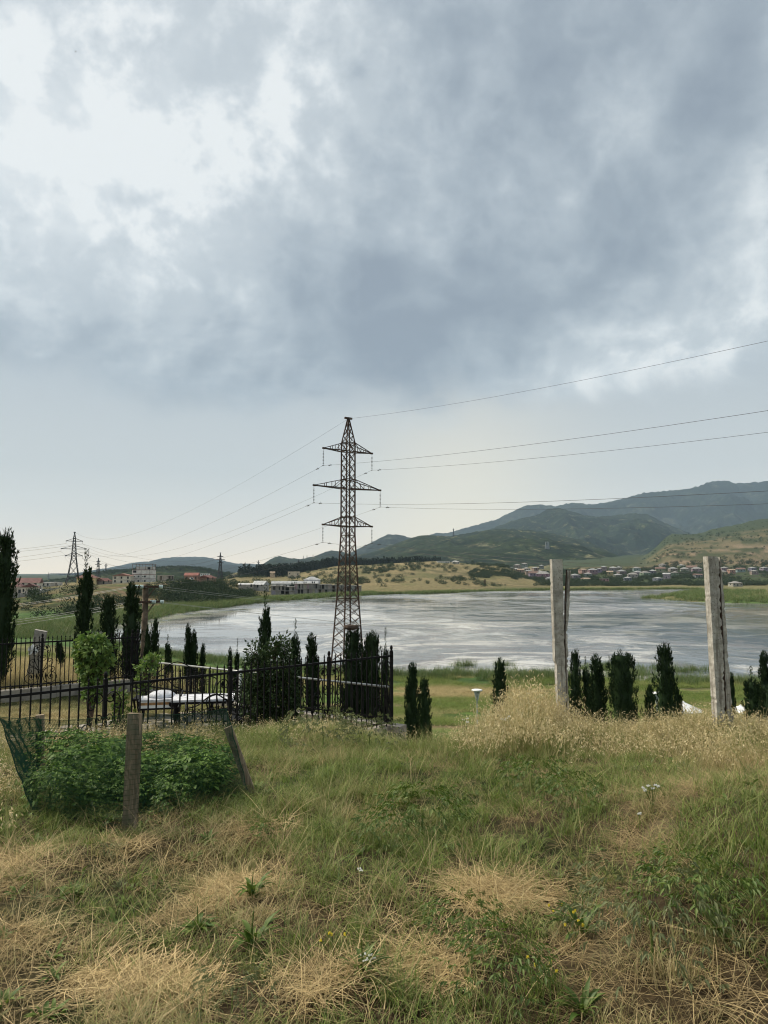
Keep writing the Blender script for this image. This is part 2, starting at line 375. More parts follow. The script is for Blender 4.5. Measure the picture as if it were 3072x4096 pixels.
FAR = {  # z beyond the far shore, by distance past it
 -900: [B_,S_,(20,-12.8),(60,-11),(110,-9.2),(250,-8.7),(440,-8.5),(520,-10),(620,-19),(900,-30),(3000,-24)],
 60:  [B_,S_,(20,-12.8),(60,-11),(110,-9.2),(250,-8.7),(440,-8.5),(520,-10),(620,-19),(900,-30),(3000,-24)],
 350: [B_,S_,(30,-12.5),(60,-10),(90,-7.5),(150,-6.6),(250,-7),(330,-7.5),(480,-9),(600,-19),(900,-30),(3000,-24)],
 560: [B_,S_,(15,-12.8),(60,-11.5),(100,-7),(140,-5.2),(250,-6),(480,-9),(600,-19),(900,-30),(3000,-24)],
 700: [B_,S_,(20,-12.5),(55,-9.5),(85,-6),(110,-5.0),(200,-5.5),(480,-9),(600,-19),(900,-30),(3000,-24)],
 850: [B_,S_,(20,-12.6),(45,-10),(70,-7),(90,-6.3),(200,-6.7),(420,-7.5),(600,-12),(900,-16),(3000,-14)],
 965: [B_,S_,(30,-12.6),(80,-11.8),(150,-11.5),(300,-9),(500,-6.5),(800,-3),(3000,-3)],
 1100:[B_,S_,(40,-12.8),(85,-13),(150,-12),(300,-8.5),(500,-4.5),(650,-1),(800,1),(1000,-3),(3000,-3)],
 1400:[B_,S_,(30,-12.9),(100,-11),(250,-5),(450,4),(600,9),(700,6),(1200,-5),(3000,-3)],
 1700:[B_,S_,(40,-13),(80,-10.5),(200,-5),(350,4),(520,15.5),(600,15),(1000,0),(3000,0)],
 2000:[B_,S_,(50,-13),(120,-11.5),(250,-5),(350,1),(460,8),(520,8),(900,-3),(3000,0)],
 2130:[B_,S_,(60,-13),(160,-12.2),(300,-8.5),(400,-6),(500,-4),(900,3),(1300,15),(3000,20)],
 2300:[B_,S_,(60,-13),(130,-12.7),(250,-9.5),(400,-4),(600,3),(1000,20),(1500,35),(3000,40)],
 2560:[B_,S_,(130,-12.8),(250,-9),(400,-3),(600,5),(900,20),(1500,45),(2500,60),(3500,60)],
 2700:[B_,S_,(130,-12.8),(200,-11),(350,-5),(500,3),(600,12),(720,28),(900,48),(1200,80),(1500,112),(1700,100),(2500,60),(3500,50)],
 3072:[B_,S_,(130,-12.8),(200,-11),(350,-4),(500,4),(600,14),(720,34),(900,60),(1200,105),(1500,150),(1700,140),(2500,80),(3500,60)],
 4500:[B_,S_,(130,-12.8),(200,-11),(350,-4),(500,4),(600,14),(720,34),(900,60),(1200,105),(1500,150),(1700,140),(2500,80),(3500,60)],
}
def _cols(tab, px, t):
    keys = sorted(tab); res = np.zeros_like(t)
    zs = [np.interp(t, [a for a, _ in tab[k]], [b for _, b in tab[k]]) for k in keys]
    pxc = np.clip(px, keys[0], keys[-1])
    for i in range(len(keys)-1):
        m = (pxc >= keys[i]) & (pxc <= keys[i+1])
        w = np.clip((pxc-keys[i])/(keys[i+1]-keys[i]), 0, 1); w = w*w*(3-2*w)
        res = np.where(m, zs[i]*(1-w)+zs[i+1]*w, res)
    return res
def upx(px): return (px-CXP)/FPX
PEN = [(upx(p)*Y, Y) for p, Y in [(2545,388),(2620,408),(2680,462),(2740,520),(2800,600),(4200,640),(4200,318),(3072,318),(2900,322),(2780,333),(2680,356),(2600,376)]]
UNIT = 9.55
def FP(t): return ((-0.378+.1418*t)*UNIT, (1+.13*t)*UNIT)     # plan of the near iron fence
NF0, NF1 = FP(-2.2), FP(2.778)
RC = (-5.65, 16.9)                                             # far corner of the yard
LF0 = (-9.6, 14.05)
YARD = [NF0, NF1, RC, LF0, (-12, 12)]
def sdist(poly, x, y):
    """signed distance, positive inside"""
    x = np.asarray(x, float); y = np.asarray(y, float)
    d = np.full(x.shape, 1e9); ins = np.zeros(x.shape, bool); n = len(poly)
    for i in range(n):
        ax, ay = poly[i]; bx, by = poly[(i+1) % n]
        ex, ey = bx-ax, by-ay; wx, wy = x-ax, y-ay
        t = np.clip((wx*ex+wy*ey)/(ex*ex+ey*ey), 0, 1)
        d = np.minimum(d, np.hypot(wx-ex*t, wy-ey*t))
        c = ((ay > y) != (by > y)) & (x < ex*(y-ay)/(ey if ey else 1e-9)+ax)
        ins ^= c
    return np.where(ins, d, -d)
YARD_Z = -2.74
PATHLINE = [(2330,4300,1),(2400,3900,1),(2480,3650,1),(2640,3420,1),(2800,3250,1),(2960,3090,1),(3150,2980,1)]
def colrow(x, y):
    a = np.arctan2(x, y); ac = np.clip(a, -math.radians(40), math.radians(40))
    r = np.hypot(x, y); Y = r*np.cos(ac)
    return CXP+FPX*np.tan(ac), Y, a, r
MOUNDS = [(at(2090,2900,9.2), .65, .40), (at(2350,2900,9.6), .7, .16), (at(2750,2900,9.2), .8, .14), (at(3000,2900,8.8), .8, .12),
          (at(3150,3500,4.6), .9, .30), (at(3250,3900,3.2), .7, .22), (at(1980,3560,4.05), .28, .05), (at(470,3960,2.85), .34, .03)]
def ground_z(x, y, detail=True):
    x = np.asarray(x, float); y = np.asarray(y, float)
    px, Y, a, r = colrow(x, y)
    yn = np.interp(px, PX_YN, V_YN); yf = np.interp(px, PX_YF, V_YF)
    wob = (fbm(x/23, y/23, 5, 3)-.5)*9*sstep(Y, 60, 100)
    w = sstep(Y, 25, 60); Yw = Y*(1+w*(92/yn-1))
    zn = _cols(NEAR, px, Yw+wob*.5)
    zf = _cols(FAR, px, Y-yf+wob)
    mid = (yn+yf)/2
    z = np.where(Y < mid, zn, zf)
    # behind the camera: level out gently
    back = sstep(np.abs(a), math.radians(70), math.radians(130))
    z = z*(1-back) + back*(-1.6+0.02*np.minimum(r, 60))
    pd = sdist(PEN, x, y) + (fbm(x/18, y/18, 9, 3)-.5)*14
    pz = np.where(pd > 0, -13.5+.75*sstep(pd, 0, 14), -13.5+np.maximum(pd, -20)*.08)
    z = np.where((Y > 280) & (px > 2300) & (pd > -20), np.maximum(z, pz), z)
    yd = sdist(YARD, x, y)
    k = sstep(yd, -0.25, 0.35)
    z = z*(1-k)+YARD_Z*k
    for c, rad, h in MOUNDS:
        z = z+h*np.exp(-((x-c.x)**2+(y-c.y)**2)/(rad*rad))
    if detail:
        z = z + (fbm(x*1.1, y*1.1, 3, 4)-.5)*.16*(1-k)*sstep(-Y, -30, -10) + (fbm(x*5, y*5, 4, 2)-.5)*.05*(1-k)*(1-sstep(Y, 10, 20))
        q = Y-yf
        amp = np.where(Y > mid, np.clip(q/160, 0, 1)*np.clip(.5+q/420, .5, 3.2), 0)
        amp = amp*(1-.85*sstep(q, 100, 140)*(1-sstep(px, 850, 1000)))
        g = fbm(x/46, y/60, 11, 5)-.5
        ridged = .5-np.abs(fbm(x/38, y/75, 21, 4)-.5)*2
        z = z+amp*(g*3.0 + ridged*4.5*sstep(-np.abs(px-600), -700, -100)) + np.where((q > 600) & (px > 2400), (fbm(x/160, y/220, 31, 5)-.5)*26*sstep(q, 600, 1200), 0)
    return z
def gz(x, y): return float(ground_z(np.array([x]), np.array([y]))[0])
def hit(px, py):
    """ground point seen at a photo pixel (near ground)"""
    Ys = np.linspace(1.5, 30, 1400); d = at(px, py, 1.0)
    g = ground_z(d.x*Ys, Ys); i = np.argmax(d.z*Ys < g)
    return Vector((d.x*Ys[i], Ys[i], float(g[i])))

def build_ground():
    fine = np.radians(np.linspace(-40, 40, 561)); rest = np.radians(np.linspace(40, 320, 71))[1:-1]
    ang = np.concatenate([fine, rest]); na = len(ang)
    rad = np.concatenate([[0.05], np.geomspace(0.6, 130, 250), np.geomspace(132, 760, 170), np.geomspace(770, 13000, 110)]); nr = len(rad)
    A, R = np.meshgrid(ang, rad); X = R*np.sin(A); Yy = R*np.cos(A)
    Z = ground_z(X.ravel(), Yy.ravel()).reshape(X.shape)
    V = np.stack([X.ravel(), Yy.ravel(), Z.ravel()], 1)
    i = np.arange(nr-1)[:, None]; j = np.arange(na)[None, :]; j2 = (j+1) % na
    F = np.stack([(i*na+j), (i*na+j2), ((i+1)*na+j2), ((i+1)*na+j)], -1).reshape(-1, 4)[:, ::-1]
    x, y = X.ravel(), Yy.ravel(); z = Z.ravel()
    px, Yv, a, r = colrow(x, y)
    yn = np.interp(px, PX_YN, V_YN); yf = np.interp(px, PX_YF, V_YF); q = Yv-yf; mid = (yn+yf)/2
    C = np.zeros((len(x), 3))
    def lay(col, m):
        m = np.clip(m, 0, 1)[:, None]; C[:] = C*(1-m)+np.array(col)*m
    n1 = fbm(x/2.2, y/2.2, 41, 4); n2 = fbm(x/14, y/14, 42, 4); n3 = fbm(x/70, y/90, 43, 5); n4 = fbm(x/8, y/5, 44, 4); n5 = fbm(x/.5, y/.5, 45, 3)
    lay((.06, .044, .024), 1+0*x)                                           # thatch of the meadow, colour darkened to stand for shade between blades
    lay((.035, .045, .014), sstep(n1, .45, .62))
    pd = path_dist(x, y); lay((.13, .105, .058), (1-sstep(pd, .03, .16))*.8)
    slope = sstep(Yv, 15, 22)
    lay((.075, .12, .028), slope)                                          # lower lawn
    lay((.16, .15, .06), slope*sstep(n4, .48, .62)*.9); lay((.045, .08, .02), slope*sstep(fbm(x/5, y/4, 56, 4), .55, .66)); lay((.15, .11, .065), slope*sstep(fbm(x/9, y/4, 57, 4), .64, .72))
    lay((.24, .185, .10), sstep(-np.abs(Yv-(73+6*(n2-.5))), -6, -2)*sstep(px, 1200, 1500)*(1-sstep(px, 2050, 2300))*(.35+.65*sstep(n4, .4, .6)))
    lay((.055, .10, .028), sstep(Yv/yn, .84, .93)*(Yv < mid))
    left = 1-sstep(px, 330, 560)
    lay((.20, .165, .085), left*sstep(Yv, 16, 18)*(1-sstep(Yv+(n2-.5)*20, 42, 62)))
    lay((.065, .115, .034), left*sstep(Yv+(n2-.5)*20, 45, 75)*(Yv < mid))
    yd = sdist(YARD, x, y)
    lay((.15, .135, .065), sstep(yd, 0, .3)); lay((.085, .10, .04), sstep(yd, 0, .3)*sstep(n1, .5, .65)*.7)
    far = Yv > mid
    lay((.165, .14, .07), far)                                               # dry straw hills
    lay((.105, .095, .046), far*sstep(n3, .46, .6)); lay((.225, .18, .095), far*sstep(fbm(x/40, y/26, 47, 4), .55, .7)*.8)
    lay((.115, .115, .05), far*sstep(fbm(x/20, y/34, 48, 5), .56, .68)*.7)
    bank = far*(1-sstep(px, 900, 1050))*(1-sstep(q, 110, 170))
    lay((.10, .088, .04), bank*.9); lay((.06, .078, .026), bank*sstep(n2, .44, .58)); lay((.15, .105, .065), bank*sstep(fbm(x/9, y/5, 50, 4), .56, .66)*sstep(q, 30, 50)); lay((.03, .038, .016), bank*sstep(fbm(x/6, y/6, 53, 4), .58, .68)*.9); lay((.18, .15, .075), bank*sstep(fbm(x/14, y/8, 54, 4), .6, .7))
    lay((.06, .105, .03), far*(1-sstep(q+(n2-.5)*18, 18, 38))*(1-sstep(px, 1330, 1500)*.55))
    lay((.055, .10, .03), left*far*(1-sstep(q+(n2-.5)*30, 40, 62)))
    lay((.075, .12, .035), sstep(sdist(PEN, x, y), -8, 5)*(Yv > 280)*(px > 2300)*(1-sstep(Yv, 560, 620)))
    vil = far*sstep(px, 2120, 2260)
    lay((.15, .14, .065), vil*(1-sstep(q, 100, 140)))
    lay((.045, .06, .026), vil*sstep(q, 120, 170)*(1-sstep(q, 560, 640)))
    rh = far*sstep(px, 2480, 2640)*sstep(q, 520, 640)
    lay((.115, .10, .055), rh); lay((.20, .15, .10), rh*sstep(fbm(x/60, y/30, 51, 4), .52, .62)*(1-sstep(q, 800, 1000)))
    lay((.05, .058, .026), rh*sstep(fbm(x/34, y/60, 52, 5), .46, .56)*sstep(q, 560, 760)); lay((.04, .055, .028), rh*sstep(q+(n3-.5)*500, 1080, 1300))
    lay((.045, .06, .03), far*sstep(px, 2130, 2250)*(1-sstep(px, 2520, 2640))*sstep(q, 640, 760))
    lay((.035, .05, .026), far*sstep(q, 1300, 1800)*(1-sstep(px, 2520, 2640)))
    me = np_mesh('ground', V, F, None)
    ca = me.color_attributes.new('cover', 'FLOAT_COLOR', 'POINT')
    ca.data.foreach_set('color', np.concatenate([C, np.ones((len(C), 1))], 1).astype(np.float32).ravel())
    m = bpy.data.materials.new('ground_cover'); m.use_nodes = True
    T = NT(m.node_tree); out = T.n('ShaderNodeOutputMaterial'); b = T.n('ShaderNodeBsdfPrincipled')
    at_ = T.n('ShaderNodeAttribute', attribute_name='cover'); tc = T.n('ShaderNodeTexCoord').outputs['Object']
    f = T.math('ADD', T.math('MULTIPLY', T.noise(tc, 14, 6, .7), .9), T.math('MULTIPLY', T.noise(tc, .35, 8, .72), 1.1))
    c = T.vmath('MULTIPLY', at_.outputs['Color'], T.ramp(T.math('SUBTRACT', f, .5), [(.28, (.38, .38, .38)), (.5, (1, 1, 1)), (.74, (1.75, 1.7, 1.6))]))
    T.put(b.inputs['Base Color'], c); b.inputs['Roughness'].default_value = .95; b.inputs['Specular IOR Level'].default_value = .1
    bp = T.n('ShaderNodeBump'); bp.inputs['Strength'].default_value = .7; bp.inputs['Distance'].default_value = .25
    T.put(bp.inputs['Height'], T.noise(tc, .8, 9, .75)); T.put(b.inputs['Normal'], bp.outputs[0])
    T.t.links.new(b.outputs[0], out.inputs[0])
    me.materials.append(m)
    tag(link('ground', me), 'sloping meadow, lawn and dry hills around the lake', kind='structure')
_PATH = None
def path_dist(x, y):
    global _PATH
    if _PATH is None:
        P = []
        for px, py, _ in PATHLINE:
            d = at(px, py, 1.0); Y = -1.68/d.z
            P.append((d.x*Y, Y))
        _PATH = P
    x = np.asarray(x, float); y = np.asarray(y, float); d = np.full(x.shape, 1e9)
    for (ax, ay), (bx, by) in zip(_PATH[:-1], _PATH[1:]):
        ex, ey = bx-ax, by-ay
        t = np.clip(((x-ax)*ex+(y-ay)*ey)/(ex*ex+ey*ey), 0, 1)
        d = np.minimum(d, np.hypot(x-ax-ex*t, y-ay-ey*t))
    return d
build_ground()

# ------------------------------------------------------------------ lake
def build_lake():
    m = bpy.data.materials.new('lake_water'); m.use_nodes = True
    T = NT(m.node_tree); out = T.n('ShaderNodeOutputMaterial')
    tc = T.n('ShaderNodeTexCoord').outputs['Object']
    mp = T.n('ShaderNodeMapping'); T.put(mp.inputs[0], tc); mp.inputs['Rotation'].default_value = (0, 0, math.radians(14)); mp.inputs['Scale'].default_value = (.85, 1.0, 1)
    v = mp.outputs[0]
    wz = T.n('ShaderNodeTexNoise'); T.put(wz.inputs['Vector'], v); wz.inputs['Scale'].default_value = .02; wz.inputs['Detail'].default_value = 3
    vw = T.vmath('ADD', v, T.vmath('SCALE', wz.outputs['Color'], scale=42))
    big = T.noise(vw, .012, 3, .5); med = T.noise(vw, .06, 8, .70, .8); fine = T.noise(vw, .30, 6, .75); str2 = T.noise(vw, .15, 8, .74, .6)
    bg = T.math('MULTIPLY', T.math('SUBTRACT', big, .5), .5)
    # sky sheen put into the colour, dull mats of floating weed and wind-ruffled water
    sky_sheen = T.rng(T.math('ADD', med, bg), .44, .60)
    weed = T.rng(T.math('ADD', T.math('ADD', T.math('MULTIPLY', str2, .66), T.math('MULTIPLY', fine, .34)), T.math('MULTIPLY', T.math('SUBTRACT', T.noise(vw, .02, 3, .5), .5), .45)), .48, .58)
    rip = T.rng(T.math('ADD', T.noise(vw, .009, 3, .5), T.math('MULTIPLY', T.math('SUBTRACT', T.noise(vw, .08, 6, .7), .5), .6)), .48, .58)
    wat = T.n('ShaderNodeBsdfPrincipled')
    c = T.mix(sky_sheen, (.11, .125, .14), (.53, .515, .48))
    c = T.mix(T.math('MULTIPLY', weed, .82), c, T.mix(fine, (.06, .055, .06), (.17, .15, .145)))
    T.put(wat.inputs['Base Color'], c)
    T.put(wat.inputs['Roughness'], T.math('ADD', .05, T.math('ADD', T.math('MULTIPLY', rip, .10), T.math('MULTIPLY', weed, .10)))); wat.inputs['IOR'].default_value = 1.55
    h = T.math('MULTIPLY', T.noise(tc, 1.3, 4, .6), T.math('ADD', .015, T.math('MULTIPLY', rip, .75)))
    bp = T.n('ShaderNodeBump'); bp.inputs['Strength'].default_value = .35; bp.inputs['Distance'].default_value = .25
    T.put(bp.inputs['Height'], h); T.put(wat.inputs['Normal'], bp.outputs[0])
    T.t.links.new(wat.outputs[0], out.inputs[0])
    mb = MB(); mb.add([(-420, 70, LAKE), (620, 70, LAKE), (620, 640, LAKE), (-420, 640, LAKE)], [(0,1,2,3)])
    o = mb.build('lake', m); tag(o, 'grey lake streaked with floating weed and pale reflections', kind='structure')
build_lake()

# ------------------------------------------------------------------ mountains
def mat_hill(name, c1, c2, c3, scale):
    m = bpy.data.materials.new(name); m.use_nodes = True
    T = NT(m.node_tree); out = T.n('ShaderNodeOutputMaterial'); b = T.n('ShaderNodeBsdfPrincipled')
    tc = T.n('ShaderNodeTexCoord').outputs['Object']
    a = T.noise(tc, .0022*scale, 8, .68, .5); d = T.noise(tc, .02*scale, 8, .75)
    c = T.mix(T.rng(a, .38, .62), c1, c2)
    c = T.mix(T.rng(T.noise(tc, .0060*scale, 9, .74, .8), .54, .66), c, tuple(v*1.7 for v in c3))
    c = T.vmath('MULTIPLY', c, T.ramp(d, [(.34, (.30, .32, .34)), (.5, (.95, .97, .95)), (.66, (2.1, 2.05, 1.9))]))
    T.put(b.inputs['Base Color'], c); b.inputs['Roughness'].default_value = 1.0; b.inputs['Specular IOR Level'].default_value = .05
    bp = T.n('ShaderNodeBump'); bp.inputs['Strength'].default_value = .9; bp.inputs['Distance'].default_value = 12/scale
    T.put(bp.inputs['Height'], T.noise(tc, .03*scale, 8, .75)); T.put(b.inputs['Normal'], bp.outputs[0])
    T.t.links.new(b.outputs[0], out.inputs[0]); return m
M['hill_far'] = mat_hill('far_forest', (.006, .012, .010), (.015, .023, .016), (.034, .038, .026), .9)
M['hill_mid'] = mat_hill('forest_slope', (.006, .013, .008), (.018, .028, .014), (.055, .057, .032), 1.3)
M['hill_near'] = mat_hill('scrub_slope', (.007, .015, .008), (.024, .035, .015), (.085, .08, .045), 2.2)

def mountain(name, label, Yr, Yf, Yb, prof, mat, seed, rough=1.0, nx=300, ny=80, spur=1.0, tree=0.0, foot=-8.0):
    """a ridge at distance Yr whose skyline passes the listed pixels, with a front slope of spurs down to Yf and a back slope to Yb"""
    pxs = [p for p, _ in prof]; lo, hi = min(pxs), max(pxs)
    px = np.linspace(lo, hi, nx); ty = np.interp(px, pxs, [p for _, p in prof])
    P = [at(a, b, Yr) for a, b in zip(px, ty)]
    X = np.array([p.x for p in P]); H = np.array([p.z for p in P])
    t = np.concatenate([np.linspace(0, 1, ny), 1+np.linspace(0, 1, 14)[1:]])
    V = np.zeros((len(t), nx, 3))
    for i, tt in enumerate(t):
        if tt <= 1: y = Yf+(Yr-Yf)*tt; g = tt**1.15
        else: y = Yr+(Yb-Yr)*(tt-1); g = max(0.0, 1-(tt-1))**1.1
        xs = X*(1+(y/Yr-1)*.75)
        e = sstep(px, lo, lo+(hi-lo)*.02)*(1-sstep(px, hi-(hi-lo)*.02, hi)) if False else 1
        hh = foot+(H-foot)*g
        bell = math.sin(math.pi*min(tt, 1.0)) if tt <= 1 else math.sin(math.pi*(tt-1))*.6
        w = (Yr-Yf)*.22*rough
        rid = (.5-np.abs(fbm(xs/w+seed*7.3, np.full_like(xs, y/(w*2.6)), seed, 5)-.5)*2)
        n = fbm(xs/(w*.6), np.full_like(xs, y/(w*.6)), seed+3, 5)-.5
        hh = hh+(H-foot)*bell*(.52*spur*(rid-.14)+.26*n)
        if tt == 1 or abs(tt-1) < .2: hh = hh+(vnoise(xs/(Yr*.004), np.full_like(xs, y/(Yr*.004)), seed+5)-.5)*tree
        V[i, :, 0] = xs; V[i, :, 1] = y; V[i, :, 2] = hh
    nr = len(t); i = np.arange(nr-1)[:, None]; j = np.arange(nx-1)[None, :]
    F = np.stack([i*nx+j, i*nx+j+1, (i+1)*nx+j+1, (i+1)*nx+j], -1).reshape(-1, 4)
    o = link(name, np_mesh(name, V.reshape(-1, 3), F, mat)); tag(o, label, kind='structure'); return o

mountain('mountain', 'pale blue ridge on the horizon behind the block of flats', 9500, 6500, 12500,
   [(330,2312),(460,2266),(540,2250),(600,2246),(660,2231),(710,2229),(760,2227),(830,2229),(880,2240),(940,2254),(1000,2255),(1045,2258),(1090,2276),(1160,2300)], 'hill_far', 1, tree=10)
mountain('mountain', 'second blue ridge below the pale one, right of the small pylon', 6800, 4800, 8500,
   [(700,2306),(770,2281),(850,2258),(930,2258),(990,2274),(1060,2292),(1130,2310)], 'hill_far', 2, tree=8)
mountain('mountain', 'peaked blue mountain directly behind the big pylon', 6200, 4200, 8600,
   [(1180,2300),(1290,2248),(1400,2212),(1460,2182),(1500,2162),(1550,2138),(1585,2137),(1630,2147),(1690,2160),(1760,2172),(1850,2200),(1950,2240)], 'hill_far', 3, tree=8)
mountain('mountain', 'rocky topped low mountain left of the big pylon', 4600, 2900, 6200,
   [(1010,2302),(1045,2264),(1080,2238),(1105,2227),(1118,2225),(1140,2230),(1200,2238),(1260,2226),(1300,2208),(1325,2203),(1350,2206),(1420,2216),(1500,2226),(1600,2250),(1700,2285)], 'hill_mid', 4, tree=8)
mountain('mountain', 'long high blue range filling the right of the horizon', 8600, 5600, 11500,
   [(1560,2210),(1650,2170),(1733,2134),(1790,2132),(1848,2116),(1915,2098),(1981,2079),(2050,2046),(2110,2021),(2132,2018),(2165,2018),(2221,2024),(2280,2012),(2310,2011),(2350,2018),(2420,2010),(2487,1996),(2530,1982),(2576,1971),(2660,1964),(2736,1957),(2798,1944),(2824,1931),(2860,1925),(2913,1923),(2945,1933),(3000,1931),(3072,1925),(3300,1905),(3700,1960)], 'hill_far', 5, nx=380, tree=16)
mountain('mountain', 'round dark green peak in front of the high blue range', 5600, 3600, 7400,
   [(1700,2215),(1800,2170),(1981,2108),(2044,2085),(2100,2070),(2150,2060),(2180,2042),(2203,2034),(2230,2033),(2257,2036),(2300,2050),(2336,2062),(2400,2066),(2460,2062),(2510,2055),(2545,2053),(2590,2058),(2640,2082),(2700,2108),(2780,2140),(2900,2190)], 'hill_mid', 6, nx=340, tree=10)
mountain('mountain', 'nearer green foothill with terraces above the village', 3600, 1700, 5200,
   [(1280,2275),(1400,2232),(1500,2205),(1600,2170),(1650,2150),(1689,2142),(1733,2142),(1804,2146),(1840,2138),(1866,2133),(1930,2124),(1990,2116),(2050,2117),(2115,2121),(2180,2130),(2260,2145),(2354,2168),(2420,2200),(2500,2240),(2580,2280)], 'hill_near', 7, nx=340, tree=7)
mountain('hill', 'dark wooded low hill behind the left houses', 1500, 950, 2300,
   [(60,2345),(190,2326),(260,2318),(340,2300),(400,2290),(440,2284),(520,2280),(620,2272),(700,2268),(760,2269),(820,2274),(880,2288),(960,2300),(1040,2312)], 'hill_near', 8, tree=9, spur=.5, foot=-34.0)

# ------------------------------------------------------------------ lattice pylons
def lerp(a, b, t): return a+(b-a)*t
def pylon(label, base, rz, H, zs, halves, arms, leg_w, brace_w, mat, nb, drop=0.0, peak=None, group=None, detail=True):
    """four-legged lattice tower: zs/halves give the half width of the body by height; arms = [(z, reach, rise)]; nb = braces per section"""
    t = thing('lattice_pylon', label, 'pylon', base, rz, group)
    def corner(k, z):
        h = float(np.interp(z, zs, halves)); s = [(-1,-1),(1,-1),(1,1),(-1,1)][k]
        return Vector((s[0]*h, s[1]*h, z))
    for k in range(4):
        mb = MB(); 
        for a, b in zip(zs[:-1], zs[1:]): mb.bar(corner(k, a-(.8 if a == zs[0] else 0)), corner(k, b), leg_w)
        mb.build('leg', mat, t)
    for k in range(4):                                        # one lattice face between each pair of legs
        mb = MB(); k2 = (k+1) % 4
        for (a, b), n in zip(zip(zs[:-1], zs[1:]), nb):
            # panels get shorter as the body narrows
            ws = [float(np.interp(lerp(a, b, (i+.5)/n), zs, halves)) for i in range(n)]
            cum = np.concatenate([[0], np.cumsum(ws)]); cum = a+(b-a)*cum/cum[-1]
            for i in range(n):
                z0, z1 = cum[i], cum[i+1]
                mb.bar(corner(k, z0), corner(k2, z1), brace_w); mb.bar(corner(k2, z0), corner(k, z1), brace_w)
        mb.build('lattice_face', mat, t)
    for z in sorted(set([a[0] for a in arms]+[a[0]+a[2] for a in arms]+[zs[-2], zs[1]])):
        mb = MB()
        for k in range(4): mb.bar(corner(k, z), corner((k+1) % 4, z), brace_w*1.5)
        mb.build('belt_frame', mat, t)
    if peak:
        mb = MB(); z0, z1 = peak; top = Vector((0, 0, z1))
        for k in range(4): mb.bar(corner(k, z0), top+(corner(k, z0)-Vector((0,0,z0)))*.12, leg_w*.8)
        for k in range(4):
            for i in range(3):
                f0, f1 = i/3.4, (i+1)/3.4
                p = lerp(corner(k, z0), top, f0); q = lerp(corner((k+1) % 4, z0), top, f1); mb.bar(p, q, brace_w)
                p = lerp(corner((k+1) % 4, z0), top, f0); q = lerp(corner(k, z0), top, f1); mb.bar(p, q, brace_w)
        mb.bar(top+Vector((-.55, 0, .06)), top+Vector((.55, 0, .06)), leg_w*1.7); mb.build('peak', mat, t)
    tips = []
    for z, reach, rise in arms:
        for s in (-1, 1):
            mb = MB(); h = float(np.interp(z, zs, halves)); tip = Vector((s*reach, 0, z+.12))
            for sy in (-1, 1):
                c = Vector((s*h, sy*h, z)); u = Vector((s*h, sy*h, z+rise))
                mb.bar(c, tip, leg_w*.85); mb.bar(u, tip, leg_w*.6)
                if detail:
                    for f in (.35, .62): mb.bar(lerp(c, tip, f), lerp(u, tip, f), brace_w)
                    mb.bar(lerp(c, tip, .35), u, brace_w)
            if detail:
                for f in (.3, .6): mb.bar(lerp(Vector((s*h,-h,z)), tip, f), lerp(Vector((s*h,h,z)), tip, f), brace_w)
            mb.bar(tip-Vector((s*.3,0,0)), tip+Vector((s*.12,0,0)), leg_w*1.5)
            mb.build('cross_arm', mat, t)
            if drop:
                end = tip+Vector((0, 0, -drop))
                m2 = MB(); m2.tube([tip, end], leg_w*.12, 5)
                n = 9 if detail else 4
                for i in range(n):
                    zz = lerp(tip.z-.22*drop, end.z+.12*drop, i/(n-1)); m2.lathe([(.02, -.05), (.10 if detail else .14, -.03), (.10 if detail else .14, .0), (.02, .04)], 8, (tip.x, 0, zz))
                m2.bar(end+Vector((0,-.22,0)), end+Vector((0,.22,0)), .07)
                m2.build('insulator', 'porcelain', t)
                tips.append(end)
            else: tips.append(tip)
    R = Matrix.Rotation(rz, 4, 'Z')
    return t, [Vector(base)+R@p for p in tips], Vector(base)+R@Vector((0, 0, (peak[1] if peak else H)))

PYB = at(1389, 2740, 94); PYB.z = gz(PYB.x, PYB.y)
zt = at(1397, 1675, 94).z-PYB.z                                        # height of the tip above the footing
def zpx(py): return at(1389, py, 94).z-PYB.z
main, mtips, mtop = pylon('tall rusty lattice pylon standing at the lake shore in the middle', tuple(PYB), math.radians(35), zt,
    [0, zpx(2395), zpx(2141), zpx(1772)], [1.62, 1.02, .66, .64],
    [(zpx(1807), 3.75, zpx(1772)-zpx(1807)), (zpx(1955), 5.1, zpx(1918)-zpx(1955)), (zpx(2106), 3.75, zpx(2068)-zpx(2106))], .145, .062, 'rust', [7, 6, 9], 2.25, (zpx(1772), zt))
LPB = at(291, 2351, 435); LPB.z = gz(LPB.x, LPB.y)-.3
lh = at(291, 2130, 435).z-LPB.z
lz = lambda py: at(291, py, 435).z-LPB.z
lp, ltips, ltop = pylon('dark broad-footed pylon on the hill beside the red-roofed houses', tuple(LPB), math.radians(30), lh,
    [0, lz(2309), lz(2233), lz(2150)], [4.3, 2.9, 1.35, .55], [(lz(2165), 4.6, 1.6), (lz(2196), 7.2, 1.9), (lz(2224), 4.8, 1.6)], .36, .17, 'steel_far', [1, 2, 6], 1.6, (lz(2150), lh), detail=False)
def far_pylon(label, px, ytop, ybase, Y, rz, mat='steel_far', arm=.14, lw=None, narms=3):
    b = at(px, ybase, Y); h = at(px, ytop, Y).z-b.z; lw = lw or Y*.0005
    zs = [0, h*.45, h*.9]; hs = [h*.085, h*.045, h*.016]
    ar = [(h*.86, h*arm*.75, h*.03), (h*.74, h*arm*1.2, h*.03), (h*.62, h*arm*.8, h*.03)][:narms]
    return pylon(label, tuple(b), rz, h, zs, hs, ar, lw, lw*.5, mat, [3, 4], 0, (h*.9, h), 'pylons far behind the lake', detail=False)
